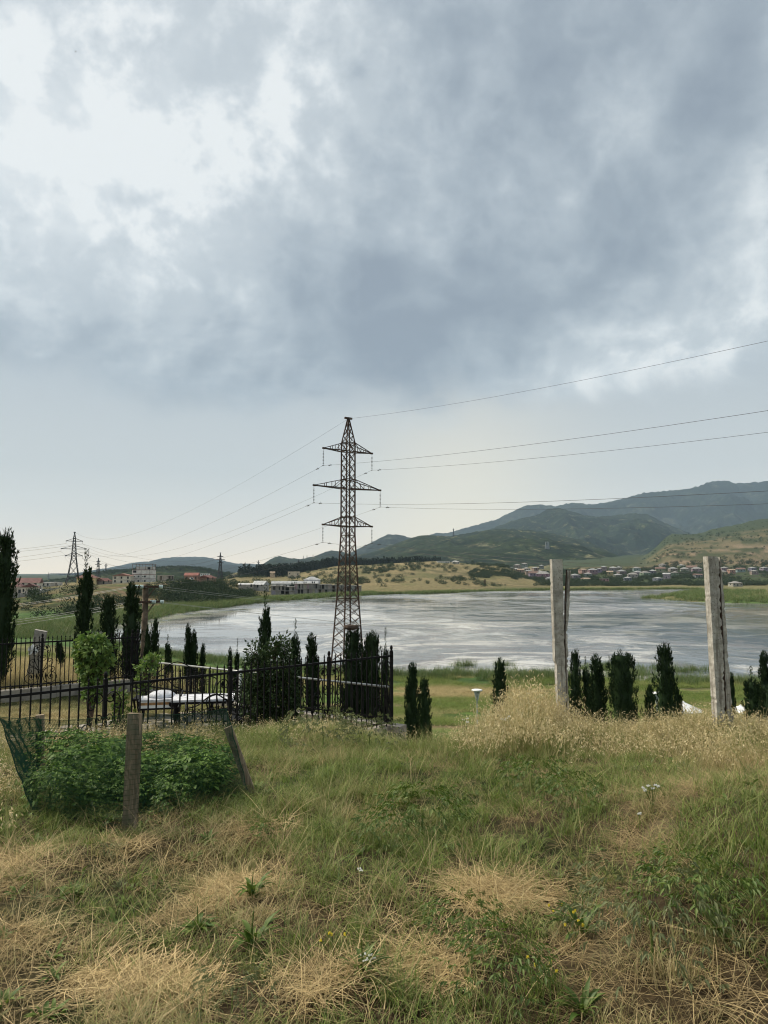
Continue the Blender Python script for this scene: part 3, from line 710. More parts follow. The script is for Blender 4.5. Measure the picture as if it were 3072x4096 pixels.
FP_ = far_pylon('dark pylon with three arm tiers behind the brown-roofed house on the bluff', 880, 2212, 2318, 640, .5, lw=.42)
far_pylon('thin two-legged looking pylon on the wooded hill right of the broad-footed pylon', 391, 2233, 2330, 900, 1.2, lw=.42, narms=2)
far_pylon('tiny pylon on the wooded hill above the cream house', 423, 2253, 2288, 1500, .5, lw=.6)
far_pylon('pale hazy pylon beyond the red-roofed houses', 193, 2291, 2345, 1700, .6, 'steel_pale', lw=.7)
far_pylon('pylon above the flat white building by the pine wood', 1033, 2242, 2300, 1400, .3, lw=.6)
far_pylon('pylon rising from the pine wood left of the big pylon', 1194, 2238, 2285, 1500, .6, lw=.7)
far_pylon('small pylon rising behind the pine wood beside the big pylon', 1341, 2230, 2268, 1700, .2, lw=.6)
far_pylon('tiny pylon on the slope right of the dark three-tier pylon', 980, 2249, 2292, 1900, .2, 'steel_far', lw=.6)
far_pylon('small pylon standing on the straw hill right of the big pylon', 1606, 2265, 2292, 900, .4, 'rust', lw=.35)
far_pylon('small open pylon on the flat straw shore left of the first concrete post', 1940, 2318, 2346, 640, .5, 'rust', lw=.28)
for i, (px, yt, yb) in enumerate([(1213, 2252, 2284), (1224, 2252, 2284), (1233, 2253, 2284)]):
    far_pylon('pale pylon of the trio behind the pine wood', px, yt, yb, 2600, .8, 'steel_pale', lw=.9, narms=1)
for i, (px, yt, yb) in enumerate([(2183, 2168, 2196), (2189, 2166, 2196), (2195, 2168, 2196)]):
    far_pylon('pale pylon of the trio on the green foothill', px, yt, yb, 2300, .8, 'steel_pale', lw=.9, narms=1)
for px, yt, yb, w in [(1228, 2222, 2234, 'second'), (1252, 2219, 2232, 'third'), (1213, 2223, 2235, 'first')]:
    far_pylon('tiny mast on the rocky mountain ridge, %s from the left' % w, px, yt, yb, 4300, .5, 'steel_far', lw=1.3, narms=1)
far_pylon('cross-shaped mast on the foothill skyline', 1814, 2114, 2144, 3400, .0, 'steel_far', lw=1.6, narms=1)

# ------------------------------------------------------------------ overhead wires
def sag_pts(a, b, sag, n=40):
    a, b = Vector(a), Vector(b)
    return [a+(b-a)*t+Vector((0,0,-4*sag*t*(1-t))) for t in [i/n for i in range(n+1)]]
def wire(label, spans, r, mat='wire', group=None, n=40):
    mb = MB(); 
    for a, b, s in spans:
        p = sag_pts(a, b, s, n); rr = [max(r, Vector(q).length*r*.006) if True else r for q in p]
        mb.tube(p, rr, 4, False)
    o = mb.build('power_line', mat); tag(o, label, 'power line', group); return o
DIRR = Vector((.52, -.854, 0)).normalized()
names = ['upper left', 'upper right', 'middle left', 'middle right', 'lower left', 'lower right']
for i, (tp, nm) in enumerate(zip(mtips, names)):
    off = Vector((tp.x-PYB.x, tp.y-PYB.y, 0))
    e = Vector((PYB.x, PYB.y, 0))+DIRR*205+off*.9; e.z = tp.z+.4
    wire('conductor hanging from the %s arm of the big rusty pylon' % nm, [(tp, e, 5.2), (tp, ltips[i], 9.5)], .013)
    for d, sd_ in ((DIRR, 'right'), ((ltips[i]-tp).normalized(), 'left')):  # vibration dampers on both sides of the clamp
        mb = MB(); d = Vector((d.x, d.y, 0)).normalized(); c = tp+d*1.9+Vector((0, 0, -.22))
        mb.bar(c-d*.28, c+d*.28, .03); mb.bar(c-d*.34, c-d*.16, .10); mb.bar(c+d*.16, c+d*.34, .10); mb.bar(c, c+Vector((0,0,.2)), .03)
        tag(mb.build('wire_damper', 'porcelain'), 'dumbbell damper on the %s conductor, %s of its clamp' % (nm, sd_), 'damper', 'dampers on the conductors')
e = Vector((PYB.x, PYB.y, 0))+DIRR*205; e.z = mtop.z
wire('thin earth wire over the tip of the big rusty pylon', [(mtop, e, 6.6), (mtop, ltop, 9)], .012)
for i in (0, 1, 2, 3):
    l0 = ltips[i]; a = l0+Vector((-260, 60, 0)); a.z += [6, 4, 0, -2][i]
    wire('faint conductor from the broad-footed pylon to the left edge, %s' % ['highest of four', 'second highest of four', 'third highest of four', 'lowest of four'][i], [(l0, a, 9)], .02)
for i in range(3):
    wire('faint conductor between the broad-footed pylon and the dark three-tier pylon, %s' % ['top', 'middle', 'bottom'][i], [(ltips[1+2*i], FP_[1][2*i], 7)], .014)

# ------------------------------------------------------------------ wooden utility pole by the yard
def utility_pole():
    P = at(572, 2640, 30); b = Vector((P.x, P.y, gz(P.x, P.y))); top = at(574, 2336, 30).z
    t = thing('utility_pole', 'rusty brown utility pole with two crossarms between cypresses left of the lake', 'utility pole', tuple(b))
    H = top-b.z
    mb = MB(); mb.tube([(0,0,-.5), (0.02,0,H*.5), (.03,0,H)], [.15, .13, .115], 10); mb.build('pole', 'pole_wood', t, True)
    rz = Matrix.Rotation(math.radians(12), 4, 'Z')
    ends = []
    for k, (py, x0, x1, ns) in enumerate([(2347, -.46, .56, 2), (2408, -.5, .62, 3)]):
        z = at(572, py, 30).z-b.z
        mb = MB(); mb.bar(rz@Vector((x0, -.12, z)), rz@Vector((x1, -.12, z)), .085); a = mb.build('crossarm', 'rebar', t)
        m2 = MB(); m2.bar(rz@Vector((.05, -.1, z-.55)), rz@Vector((.4, -.1, z-.04)), .05); m2.build('brace', 'pole_wood', a)
        for xx, s in ([(x0, -1), (x0*.5, -1), (x0*.42, 1), (x1, 1)] if k == 0 else [(x0, -1), (x0*.35, -1), (x1*.5, 1), (x1*.62, -1), (x1, 1)]):
            p = rz@Vector((xx, -.12, z)); m3 = MB(); d = Vector((s, -.12*s, -.03))
            for j in range(3):
                c = p+d*(.04+.05*j); m3.tube([c-d*.02, c-d*.005, c+d*.02], [.05, .09, .03], 10)
            m3.build('insulator', 'glass_ins', t, True); ends.append((s, k, b+p+d*.2))
    return ends
ends = utility_pole()
RP = Vector((44, 55, -4.3)); LPp = Vector((-38, 44, -2.2)); cnt = {}
for s, k, p in ends:
    i = cnt.get((s, k), 0); cnt[(s, k)] = i+1
    e = (RP if s > 0 else LPp)+Vector((0, -1.6*i, -1.0*k-.25*i))
    wire('%s bright wire strung %s from the utility pole\'s %s crossarm' % (['first', 'second', 'third', 'fourth'][i], 'rightwards over the lake' if s > 0 else 'leftwards', 'upper' if k == 0 else 'lower'),
         [(p, e, 1.0 if s > 0 else .7)], .005, 'wire_bright')

# ------------------------------------------------------------------ iron fences of the yard
def catmull(P, n=6):
    P = [Vector(p) for p in P]; out = []
    for i in range(len(P)-1):
        a, b, c, d = P[max(i-1,0)], P[i], P[i+1], P[min(i+2, len(P)-1)]
        for k in range(n):
            t = k/n; out.append(.5*((2*b)+(-a+c)*t+(2*a-5*b+4*c-d)*t*t+(-a+3*b-3*c+d)*t**3))
    out.append(P[-1]); return out
SCROLL = [
 [(.016,.31),(.08,.41),(.14,.55),(.17,.69),(.19,.80),(.165,.88),(.11,.925),(.05,.915),(.02,.86),(.06,.82),(.117,.845),(.105,.89),(.07,.883)],
 [(.185,.80),(.165,.75),(.125,.758),(.12,.79),(.155,.785)],
 [(0,.53),(.08,.58),(.097,.64),(.07,.683),(.035,.67),(.03,.64),(.055,.625),(.07,.65)],
 [(.0,.24),(.04,.30),(.125,.41),(.22,.45),(.255,.53),(.22,.594),(.156,.586),(.15,.54),(.19,.53),(.2,.56)],
 [(.03,.2),(.07,.33),(.17,.405),(.27,.40),(.3,.344),(.26,.29),(.21,.31),(.227,.36),(.26,.35)],
 [(.0,.27),(.04,.19),(.08,.08),(.2,.03),(.32,.09),(.345,.19),(.28,.27),(.195,.28),(.15,.22),(.17,.14),(.235,.125),(.266,.17),(.235,.227),(.195,.21),(.2,.17)]]
def scroll_mesh(h, r, sides=(1, -1)):
    mb = MB()
    for s in sides:
        for c in SCROLL: mb.tube([(s*p.x*h, 0, p.y*h) for p in catmull([(a, b, 0) for a, b in c], 5)], r, 5)
        for cx, cz, l in [(.10,.20,.09),(.10,.875,.04),(.21,.19,.05)]:
            mb.add([(s*cx*h,0,(cz-l)*h),(s*(cx+.022)*h,.004,cz*h),(s*cx*h,0,(cz+l)*h),(s*(cx-.022)*h,-.004,cz*h)], [(0,1,2,3)])
    return mb.mesh('scroll_ornament', 'iron')
def fence(name, label, p0, p1, zt, zb, post_s, spacing, bw, pw, rw, ornaments=True, sides=None, post_top=.14):
    d = Vector((p1[0]-p0[0], p1[1]-p0[1], 0)); L = d.length; rz = math.atan2(d.y, d.x); H = zt-zb
    t = thing(name, label, 'fence', (p0[0], p0[1], zb), rz)
    MB().box(0, L, -rw/2, rw/2, H-rw, H).build('top_rail', 'iron', t)
    MB().box(0, L, -rw*.4, rw*.4, 0, rw*.8).build('bottom_rail', 'iron', t)
    bm = MB().box(-bw/2, bw/2, -bw/2, bw/2, -.06, H+.055)
    bm.lathe([(.001, H+.055), (bw*.9, H+.07), (bw*.9, H+.08), (bw*.35, H+.10), (.001, H+.125)], 6)
    bar = bm.mesh('bar', 'iron')
    pm = MB().box(-pw/2, pw/2, -pw/2, pw/2, -.35, H+post_top-.08)
    pm.lathe([(pw*.62, H+post_top-.08), (pw*.62, H+post_top-.065), (.012, H+post_top-.055), (pw*.5, H+post_top-.035), (pw*.55, H+post_top-.01), (pw*.35, H+post_top+.02), (.002, H+post_top+.03)], 10)
    post = pm.mesh('post', 'iron')
    orn = scroll_mesh(H*.985, bw*.45) if ornaments else None
    for i, s in enumerate(post_s):
        link('post', post, t, (s, 0, 0))
        if orn:
            side = (sides or {}).get(i)
            link('scroll_ornament', scroll_mesh(H*.985, bw*.45, side) if side else orn, t, (s, .012, 0))
    n = int(L/spacing)
    for i in range(n+1):
        s = i*spacing+.03
        if s > L: break
        if min(abs(s-p) for p in post_s) < spacing*.62: continue
        # bars by a post give way to its ornament
        link('bar', bar, t, (s, 0, 0))
    return t
Lp = math.hypot(.1418, .13)*UNIT
fence('iron_fence', 'black wrought iron fence with scrolled posts running across in front of the yard', NF0, NF1, -1.45, -2.62,
      [Lp*(k+2.2) for k in (-2, -1, 0, 1, 2)]+[Lp*4.978-.03],   .115, .0165, .048, .032, True, {5: (-1,)})
LFd = Vector((RC[0]-LF0[0], RC[1]-LF0[1])); LFl = LFd.length
c187 = at(187, 2560, 15.35); s187 = (Vector((c187.x, c187.y))-Vector(LF0)).dot(LFd/LFl)
fence('iron_fence', 'black wrought iron fence on a curb at the far left side of the yard', LF0, RC, -1.47, -2.38,
      [s187-1.9, s187, s187+1.9, LFl-.03], .088, .016, .045, .032, True, {3: (-1,)})
def railing():
    d = Vector((NF1[0]-RC[0], NF1[1]-RC[1], 0)); L = d.length; rz = math.atan2(d.y, d.x)
    t = thing('yard_railing', 'low railing with a bare steel handrail along the lake side of the yard', 'railing', (RC[0], RC[1], -2.64), rz)
    MB().tube([(0.05,0,.62),(L-.05,0,.62)], .021, 8).build('handrail', 'galv', t, True)
    MB().box(.05, L-.05, -.012, .012, .06, .085).build('bottom_rail', 'iron', t)
    bar = MB().box(-.008, .008, -.008, .008, .0, .605).mesh('bar', 'iron'); s = .1
    while s < L-.05: link('bar', bar, t, (s, 0, 0)); s += .118
    post = MB().box(-.022, .022, -.022, .022, -.2, .60).mesh('post', 'iron')
    for k in range(5): link('post', post, t, (.08+(L-.2)*k/4, 0, 0))
railing()
def curb(name, label, p0, p1, ztop, zbot, w=.2):
    d = Vector((p1[0]-p0[0], p1[1]-p0[1], 0)); L = d.length; t = thing(name, label, 'curb', (p0[0], p0[1], 0), math.atan2(d.y, d.x))
    n = max(1, int(L/1.25))
    for i in range(n):
        a, b = L*i/n, L*(i+1)/n; j = random.Random(i).uniform(-.006, .006)
        MB().box(a+.004, b-.004, -w/2+j, w/2+j, zbot, ztop+j).build('concrete_block', 'curb', t)
curb('concrete_curb', 'concrete curb under the lake-side railing of the yard', RC, (NF1[0]+.18, NF1[1]-.12), -2.655, -3.6, .24)
curb('concrete_curb', 'concrete curb at the foot of the front iron fence', NF0, (NF1[0]-.15, NF1[1]-.13), -2.665, -3.2, .18)
curb('concrete_curb', 'concrete curb under the far left iron fence', LF0, (RC[0]-.16, RC[1]-.12), -2.43, -3.0, .22)

# ------------------------------------------------------------------ paving and furniture in the yard
def paving():
    rnd = random.Random(5); t = thing('paving', 'patch of irregular paving stones under the garden furniture', 'paving', (0, 0, YARD_Z+.004)); t['kind'] = 'structure'
    base = MB(); cx, cy = -4.0, 12.9
    ms = [mat_basic('paving_stone_%d' % i, c, .9, .2, 6, .3, 30) for i, c in enumerate([(.30, .27, .22), (.24, .215, .18), (.36, .33, .28)])]
    protos = []
    for k in range(6):
        mb = MB(); n = rnd.randint(5, 7); pts = []
        for i in range(n):
            a = 2*math.pi*i/n+rnd.uniform(-.2, .2); r = rnd.uniform(.12, .155); pts.append((r*math.cos(a), r*math.sin(a)))
        mb.add([(x, y, 0) for x, y in pts]+[(x*.96, y*.96, .018) for x, y in pts], [tuple(range(n, 2*n))]+[(i, (i+1) % n, n+(i+1) % n, n+i) for i in range(n)])
        protos.append(mb.mesh('paving_stone', ms[k % 3]))
    for i in range(-9, 12):
        for j in range(-6, 7):
            x = cx+i*.27+(j % 2)*.13+rnd.uniform(-.03, .03); y = cy+j*.24+rnd.uniform(-.03, .03)+i*.12
            if ((i-1)/10)**2+(j/6.2)**2 > 1: continue
            if float(sdist(YARD, np.array([x]), np.array([y]))[0]) < .4: continue
            link('paving_stone', protos[rnd.randrange(6)], t, (x, y, -.008+rnd.uniform(-.003, .004)), (0, 0, rnd.uniform(0, 6)))
paving()
def spiral(cx, cz, r0, r1, a0, a1, n=16):
    return [(cx+lerp(r0, r1, i/n)*math.cos(lerp(a0, a1, i/n)), 0, cz+lerp(r0, r1, i/n)*math.sin(lerp(a0, a1, i/n))) for i in range(n+1)]
def garden_table(label, px, py, Y, L, D, h, rz):
    P = at(px, py, Y); t = thing('garden_table', label, 'table', (P.x, P.y, YARD_Z+.01), rz)
    MB().box(-L/2, L/2, -D/2, D/2, h-.035, h).build('table_top', 'cushion', t)
    MB().box(-L/2+.01, L/2-.01, -D/2+.01, D/2-.01, h-.075, h-.037).build('apron', 'iron', t)
    for sx in (-1, 1):
        for sy in (-1, 1):
            c = (sx*(L/2-.07), sy*(D/2-.07)); mb = MB()
            mb.lathe([(.02, 0), (.03, .02), (.016, .06), (.022, h*.35), (.04, h*.55), (.028, h*.7), (.05, h-.08)], 8, (c[0], c[1], 0)); mb.build('leg', 'iron', t)
    MB().box(-L/2+.07, L/2-.07, -D/2+.07, D/2-.07, h*.28, h*.28+.02).build('shelf', 'iron', t)
    mb = MB()
    for s in (-1, 1): mb.tube([(p[0], -D/2+.05, p[2]) for p in spiral(s*L*.25, h*.62, .09, .02, 0, s*11)], .006, 4)
    mb.build('scroll_ornament', 'iron', t)
garden_table('low garden table with white top and dark carved iron legs behind the fence', 815, 2800, 13.0, 1.05, .62, .55, .16)
def bench(label, px, py, Y, L, rz, cush=True, box=False, backh=.5):
    P = at(px, py, Y); t = thing('garden_bench', label, 'bench', (P.x, P.y, YARD_Z+.01), rz); D = .5; h = .36
    MB().box(-L/2, L/2, -D/2, D/2, h-.03, h).build('seat_frame', 'iron', t)
    for sx in (-1, 1):
        for sy in (-1, 1): MB().tube([(sx*(L/2-.04), sy*(D/2-.04), 0), (sx*(L/2-.06), sy*(D/2-.05), .12), (sx*(L/2-.03), sy*(D/2-.03), h-.03)], .02, 6).build('leg', 'iron', t)
    mb = MB()
    arch = [(-L/2, D/2, h), (-L/2, D/2, h+backh*.45), (-L*.3, D/2, h+backh*.6), (0, D/2, h+backh), (L*.3, D/2, h+backh*.6), (L/2, D/2, h+backh*.45), (L/2, D/2, h)]
    mb.tube(catmull(arch, 6), .011, 5)
    for k in range(5):
        x = lerp(-L*.36, L*.36, k/4)
        for s in (-1, 1): mb.tube([(p[0]+0, D/2, p[2]) for p in spiral(x+s*.04, h+backh*.34, .065, .012, math.pi/2-s*1.5, math.pi/2+s*8, 18)], .006, 4)
    for k in range(4): mb.tube([(lerp(-L*.38, L*.38, k/3), D/2, h), (lerp(-L*.38, L*.38, k/3), D/2, h+backh*.62)], .007, 4)
    mb.build('backrest', 'iron', t)
    for s in (-1, 1):
        MB().tube(catmull([(s*L/2, D/2, h+.2), (s*(L/2+.02), 0, h+.25), (s*(L/2+.02), -D/2+.02, h+.22), (s*(L/2), -D/2-.03, h+.12), (s*L/2, -D/2+.05, h)], 5), .011, 5).build('armrest', 'iron', t)
    if box:
        MB().box(-L/2+.03, L/2-.03, -D/2+.0, D/2-.03, h+.003, h+.12).build('seat_box', 'white_paint', t)
        MB().box(-L/2+.03, L/2-.10, -D/2-.006, -D/2-.001, h+.055, h+.10).build('trim', 'trim_brown', t)
        m = MB(); m.lathe([(.05, 0), (.05, .01), (.03, .012)], 14); o = m.build('round_emblem', 'iron', t); o.location = (L*.3, -D/2-.001, h+.06); o.rotation_euler = (math.pi/2, 0, 0)
        m = MB(); n = 14
        prof = [(0.3, 0), (.335, .02), (.34, .05), (.30, .10), (.22, .155), (.10, .185), (.002, .19)]
        m.lathe(prof, 18); o = m.build('cushion', 'cushion', t, True); o.location = (.03, .02, h+.148); o.scale = (.72, .58, .62)
        for v_ in o.data.vertices: v_.co *= 1+.07*math.sin(v_.co.x*31)*math.sin(v_.co.y*27+1)
        MB().box(-L/2+.02, L/2-.02, -D/2-.01, D/2-.04, h+.123, h+.15).build('seat_pad', 'cushion', t)
    return t
bench('white box bench with a domed white cushion and iron scroll back behind the fence', 640, 2822, 13.2, .72, .22, True, True)
bench('black iron bench with arched scroll back at the right end of the white table', 955, 2815, 12.6, .95, -.55)
bench('black iron bench with arched back behind the domed white cushion', 700, 2790, 14.2, 1.5, .15, backh=.62)
bench('black iron bench with scroll back in front of the white table', 860, 2840, 12.1, .9, math.pi+.2, backh=.42)
MB().tube([(0,0,0),(0,0,.85)], .035, 8).build('white_pipe', 'white_paint').location = tuple(at(962, 2740, 14.6))[:2]+(YARD_Z-.02,)
tag(bpy.data.objects['white_pipe'], 'short white pipe standing by the dark shrub inside the railing', 'pipe')

# ------------------------------------------------------------------ concrete posts
def rough_post(name, label, base, top, w, d, halves, seed, gap=None):
    """broken square concrete post made of two cracked halves with rusty steel in the crack"""
    rnd = random.Random(seed); b, tp = Vector(base), Vector(top)
    t = thing(name, label, 'post', tuple(b)); ax = tp-b; n = 64
    def slab(x0f, x1f, y0, y1, zmax, nm, jag, mat='concrete'):
        V = []; F = []; r1 = random.Random(seed+len(nm)*3+int(zmax*10)); jx = 0
        for i in range(n+1):
            f = i/n*zmax; c = ax*f
            if i == 0: c = c-Vector((0,0,.35))
            jx = .8*jx+r1.uniform(-1, 1)*jag*1.3
            chip = (-r1.uniform(.006, .022) if r1.random() < .14 else 0)
            a0, a1 = x0f(f)+r1.uniform(-.0015, .0015)+(r1.uniform(.004, .010) if r1.random() < .05 else 0)-(jx if nm == 'broken_half' else 0)*.3, x1f(f)+jx+chip
            for x, y in ((a0, y0), (a1, y0+r1.uniform(-.003, .003)), (a1-.004, y1), (a0, y1)): V.append((c.x+x, c.y+y, c.z))
            if i:
                o = (i-1)*4
                for k in range(4): F.append((o+k, o+(k+1) % 4, o+4+(k+1) % 4, o+4+k))
        F.append((3, 2, 1, 0)); F.append(tuple(n*4+k for k in range(4)))
        mb = MB(); mb.add(V, F); return mb.build(nm, mat, t)
    halves(slab, t, ax)
    return t
pb = at(2243, 2905, 9.8); pb.z = gz(pb.x, pb.y); ptp = at(2227, 2237, 9.8)
def h1(slab, t, ax):
    s = 9.8/FPX
    slab(lambda f: (-22-6*f+ (4 if f > .42 else 10))*s, lambda f: (20-2*f)*s, -.07, .07, 1.0, 'post_body', .002)
    slab(lambda f: (22+ (0 if f < .55 else (f-.55)*52))*s, lambda f: (31-2*max(0, f-.6)+(0 if f < .55 else (f-.55)*54))*s, -.045, .055, .935, 'broken_half', .004)
    MB().tube([Vector((21*s, -.05, 0)), Vector((20.5*s, -.05, 0))+ax*.5, Vector((26*s, -.03, 0))+ax*.75, Vector((36*s, -.03, 0))+ax*.94], .009, 6).build('rebar', 'rebar', t)
rough_post('concrete_post', 'upright split concrete post with a loose broken strip along its right side', pb, ptp, .2, .15, h1, 3)
rb = at(2900, 2990, 8.7); rb.z = gz(rb.x, rb.y); rtp = at(2848, 2226, 8.7)
def h2(slab, t, ax):
    s = 8.7/FPX
    slab(lambda f: (-36+9*f)*s, lambda f: (1+15*f*(1 if f > .5 else f*2))*s-.004, -.075, .065, 1.0, 'post_body', .004)
    slab(lambda f: (6+15*f*(1 if f > .5 else f*2))*s, lambda f: (28-1*f)*s, -.06, .06, .995, 'broken_half', .005)
    MB().tube([Vector((3*s, -.05, 0)), Vector((9*s, -.05, 0))+ax*.5, Vector((17*s, -.05, 0))+ax*.97], .010, 6).build('rebar', 'rebar', t)
rough_post('concrete_post', 'leaning concrete post split open with rusty steel down its crack', rb, rtp, .2, .15, h2, 9)

# ------------------------------------------------------------------ stakes and the leaning grey plank
def stake(name, label, pb, pt, w, d, mat='stake', rz=0.1, cat='stake', extra=.25):
    b, tp = Vector(pb), Vector(pt); t = thing(name, label, cat, tuple(b)); ax = tp-b; u = ax.normalized()
    sx = Vector((math.cos(rz), math.sin(rz), 0)); sx = (sx-u*sx.dot(u)).normalized(); sy = u.cross(sx); mb = MB(); n = 10; rnd = random.Random(len(label))
    V = []; F = []
    for i in range(n+1):
        c = -u*extra if i == 0 else ax*(i/n)
        k = 1+rnd.uniform(-.02, .02)
        for a, bb in ((-1,-1),(1,-1),(1,1),(-1,1)):
            V.append(c+sx*(a*w/2*k)+sy*(bb*d/2*k)+(u*rnd.uniform(-.004, .004) if i == n else Vector((0,0,0))))
        if i:
            o = (i-1)*4; F += [(o+q, o+(q+1) % 4, o+4+(q+1) % 4, o+4+q) for q in range(4)]
    F += [(3,2,1,0), tuple(n*4+k for k in range(4))]
    mb.add(V, F)
    mb.build('board', mat, t); return t
s1 = hit(518, 3335); stake('wooden_stake', 'rough brown wooden stake holding the green net, nearest the camera', s1, at(541, 2852, s1.y+.02), .098, .035, rz=-.12)
s2 = at(1005, 3150, 6.15); s2.z = gz(s2.x, s2.y); stake('wooden_stake', 'wooden stake leaning left at the right end of the green net', s2, at(912, 2908, 6.1), .068, .028, rz=.1)
s3 = at(162, 3060, 7.2); s3.z = gz(s3.x, s3.y); stake('wooden_stake', 'dark wooden stake half hidden behind the left side of the net', s3, at(160, 2860, 7.2), .075, .06, rz=.3)
pk = at(130, 2670, 17.4); pk.z = gz(pk.x, pk.y); stake('leaning_plank', 'grey weathered leaning plank post behind the far left fence', pk, at(165, 2522, 17.2), .27, .07, 'plank_grey', .1, 'plank')
mb = MB(); c = at(140, 2597, 17.1); rnd = random.Random(8)
V = []; nx, ny = 9, 6
for j in range(ny):
    for i in range(nx): V.append((c.x+(i/(nx-1)-.5)*.24+rnd.uniform(-.02,.02), c.y-.05+rnd.uniform(-.035,.02), c.z+(j/(ny-1)-.5)*.17+rnd.uniform(-.03,.03)-.04*math.sin(i*1.3)))
mb.add(V, [(j*nx+i, j*nx+i+1, (j+1)*nx+i+1, (j+1)*nx+i) for j in range(ny-1) for i in range(nx-1)])
tag(mb.build('white_rag', 'white_paint'), 'torn white rag tied round the leaning grey plank', 'rag')

# ------------------------------------------------------------------ green net round the vegetable patch
def net():
    t = thing('garden_net', 'green plastic mesh net strung on stakes round the vegetable patch', 'net', tuple(s1))
    o0 = Vector(s1)
    def panel(bot, top, nv, nh, r, sag, name):
        """bot/top: polylines of world points; threads every few centimetres"""
        B = catmull(bot, 8); Tp = catmull(top, 8)
        def smp(P, f):
            k = f*(len(P)-1); i = min(int(k), len(P)-2); return P[i].lerp(P[i+1], k-i)
        def pt(f, g):
            p = smp(B, f).lerp(smp(Tp, f), g); w = math.sin(math.pi*g)*sag*math.sin(f*9)
            return p+Vector((0, w, 0))+Vector((.006*math.sin(g*23+f*40), .006*math.sin(f*31+g*9), -.02*math.sin(f*7)*g))-o0
        mb = MB()
        def ribbon(P, r):
            V = []; F = []
            for i, p in enumerate(P):
                d = (P[min(i+1, len(P)-1)]-P[max(i-1, 0)]).normalized(); a = d.cross(Vector((0,1,0)))
                a = a.normalized() if a.length > .01 else Vector((1,0,0)); b = Vector((0,1,0))
                V += [p-a*r, p+a*r*.5+b*r, p+a*r*.5-b*r]
                if i:
                    o = (i-1)*3; F += [(o, o+1, o+4, o+3), (o+1, o+2, o+5, o+4), (o+2, o, o+3, o+5)]
            mb.add(V, F)
        for i in range(nv+1): ribbon([pt(i/nv, g/9) for g in range(10)], r)
        for j in range(nh+1): ribbon([pt(f/60, j/nh) for f in range(61)], r*(1.8 if j in (0, nh) else .9))
        for e in (0, 1): ribbon([pt(e, g/9) for g in range(10)], r*3)
        mb.build('netting', 'net', t)
    g = lambda px, py, Y: at(px, py, Y)
    bl = hit(132, 3262); br = Vector(s2)+Vector((-.02, -.05, .02)); bm = Vector(s1)+Vector((.0, -.03, .0))
    panel([bl, bl.lerp(bm, .5)+Vector((0, .06, -.02)), bm, bm.lerp(br, .5), br],
          [at(-4, 2866, bl.y+.05), at(270, 2868, 5.05), at(530, 2862, s1.y-.03), at(720, 2868, 5.5), at(905, 2830, 6.05)], 200, 24, .0012, .03, 'front')
    bk = Vector(s3)+Vector((0, -.02, .03))
    panel([bl, bl.lerp(bk, .5), bk], [at(-4, 2866, bl.y+.05), at(80, 2880, 6.2), at(165, 2872, 7.15)], 110, 24, .0011, .03, 'side')
net()

# ------------------------------------------------------------------ lamps, parasols
def lamp(label, px, ytop, Y):
    P = at(px, ytop, Y); b = Vector((P.x, P.y, gz(P.x, P.y))); H = P.z-b.z
    t = thing('garden_lamp', label, 'lamp post', tuple(b), 0, 'white lamp posts on the lower lawn')
    MB().lathe([(.07, 0), (.07, .05), (.04, .07), (.035, H-.62), (.06, H-.6)], 10).build('post', 'white_paint', t, True)
    mb = MB()
    for k in range(4):
        a = k*math.pi/2+.5; mb.tube([(.05*math.cos(a), .05*math.sin(a), H-.62), (.2*math.cos(a), .2*math.sin(a), H-.10)], .017, 5)
    mb.build('bracket', 'white_paint', t)
    MB().lathe([(.29, H-.10), (.30, H-.05), (.24, H-.02), (.1, H), (.01, H+.005)], 16).build('cap', 'white_paint', t, True)
    MB().lathe([(.05, H-.6), (.11, H-.3), (.17, H-.12)], 10).build('glass', 'cushion', t, True)
lamp('white funnel-headed garden lamp standing clear on the lower lawn', 1908, 2756, 40)
lamp('white garden lamp half hidden by a tall cypress near the parasol', 2626, 2768, 40)
def parasol(label, px, ytop, Y, R):
    P = at(px, ytop, Y); b = Vector((P.x, P.y, gz(P.x, P.y))); H = P.z-b.z
    t = thing('beach_parasol', label, 'parasol', tuple(b), 0, 'white slatted parasols on the lower lawn')
    MB().tube([(0,0,-.2),(0,0,H-.05)], .035, 8).build('pole', 'white_paint', t)
    sl = MB().add([(.05, -.012, 0), (R, -.075, -R*.42), (R, .075, -R*.42), (.05, .012, 0), (.05, -.012, -.02), (R, -.075, -R*.42-.02), (R, .075, -R*.42-.02), (.05, .012, -.02)],
                  [(0,1,2,3),(7,6,5,4),(0,4,5,1),(1,5,6,2),(2,6,7,3),(3,7,4,0)]).mesh('slat', 'white_paint')
    for k in range(26): link('slat', sl, t, (0, 0, H), (0, 0, 2*math.pi*k/26))
    mb = MB()
    for f in (.45, .97):
        mb.tube([(R*f*math.cos(a), R*f*math.sin(a), H-R*.42*f-.03) for a in [2*math.pi*i/26 for i in range(27)]], .015, 5)
    mb.build('hoop', 'white_paint', t)
    MB().lathe([(.09, H-.03), (.06, H+.03), (.01, H+.06)], 10).build('cap', 'white_paint', t)
parasol('white slatted parasol beside the tall cypress on the lower lawn', 2732, 2808, 36, .88)
parasol('white slatted parasol between the leaning post and the cypresses near the right edge', 2962, 2822, 46, .8)

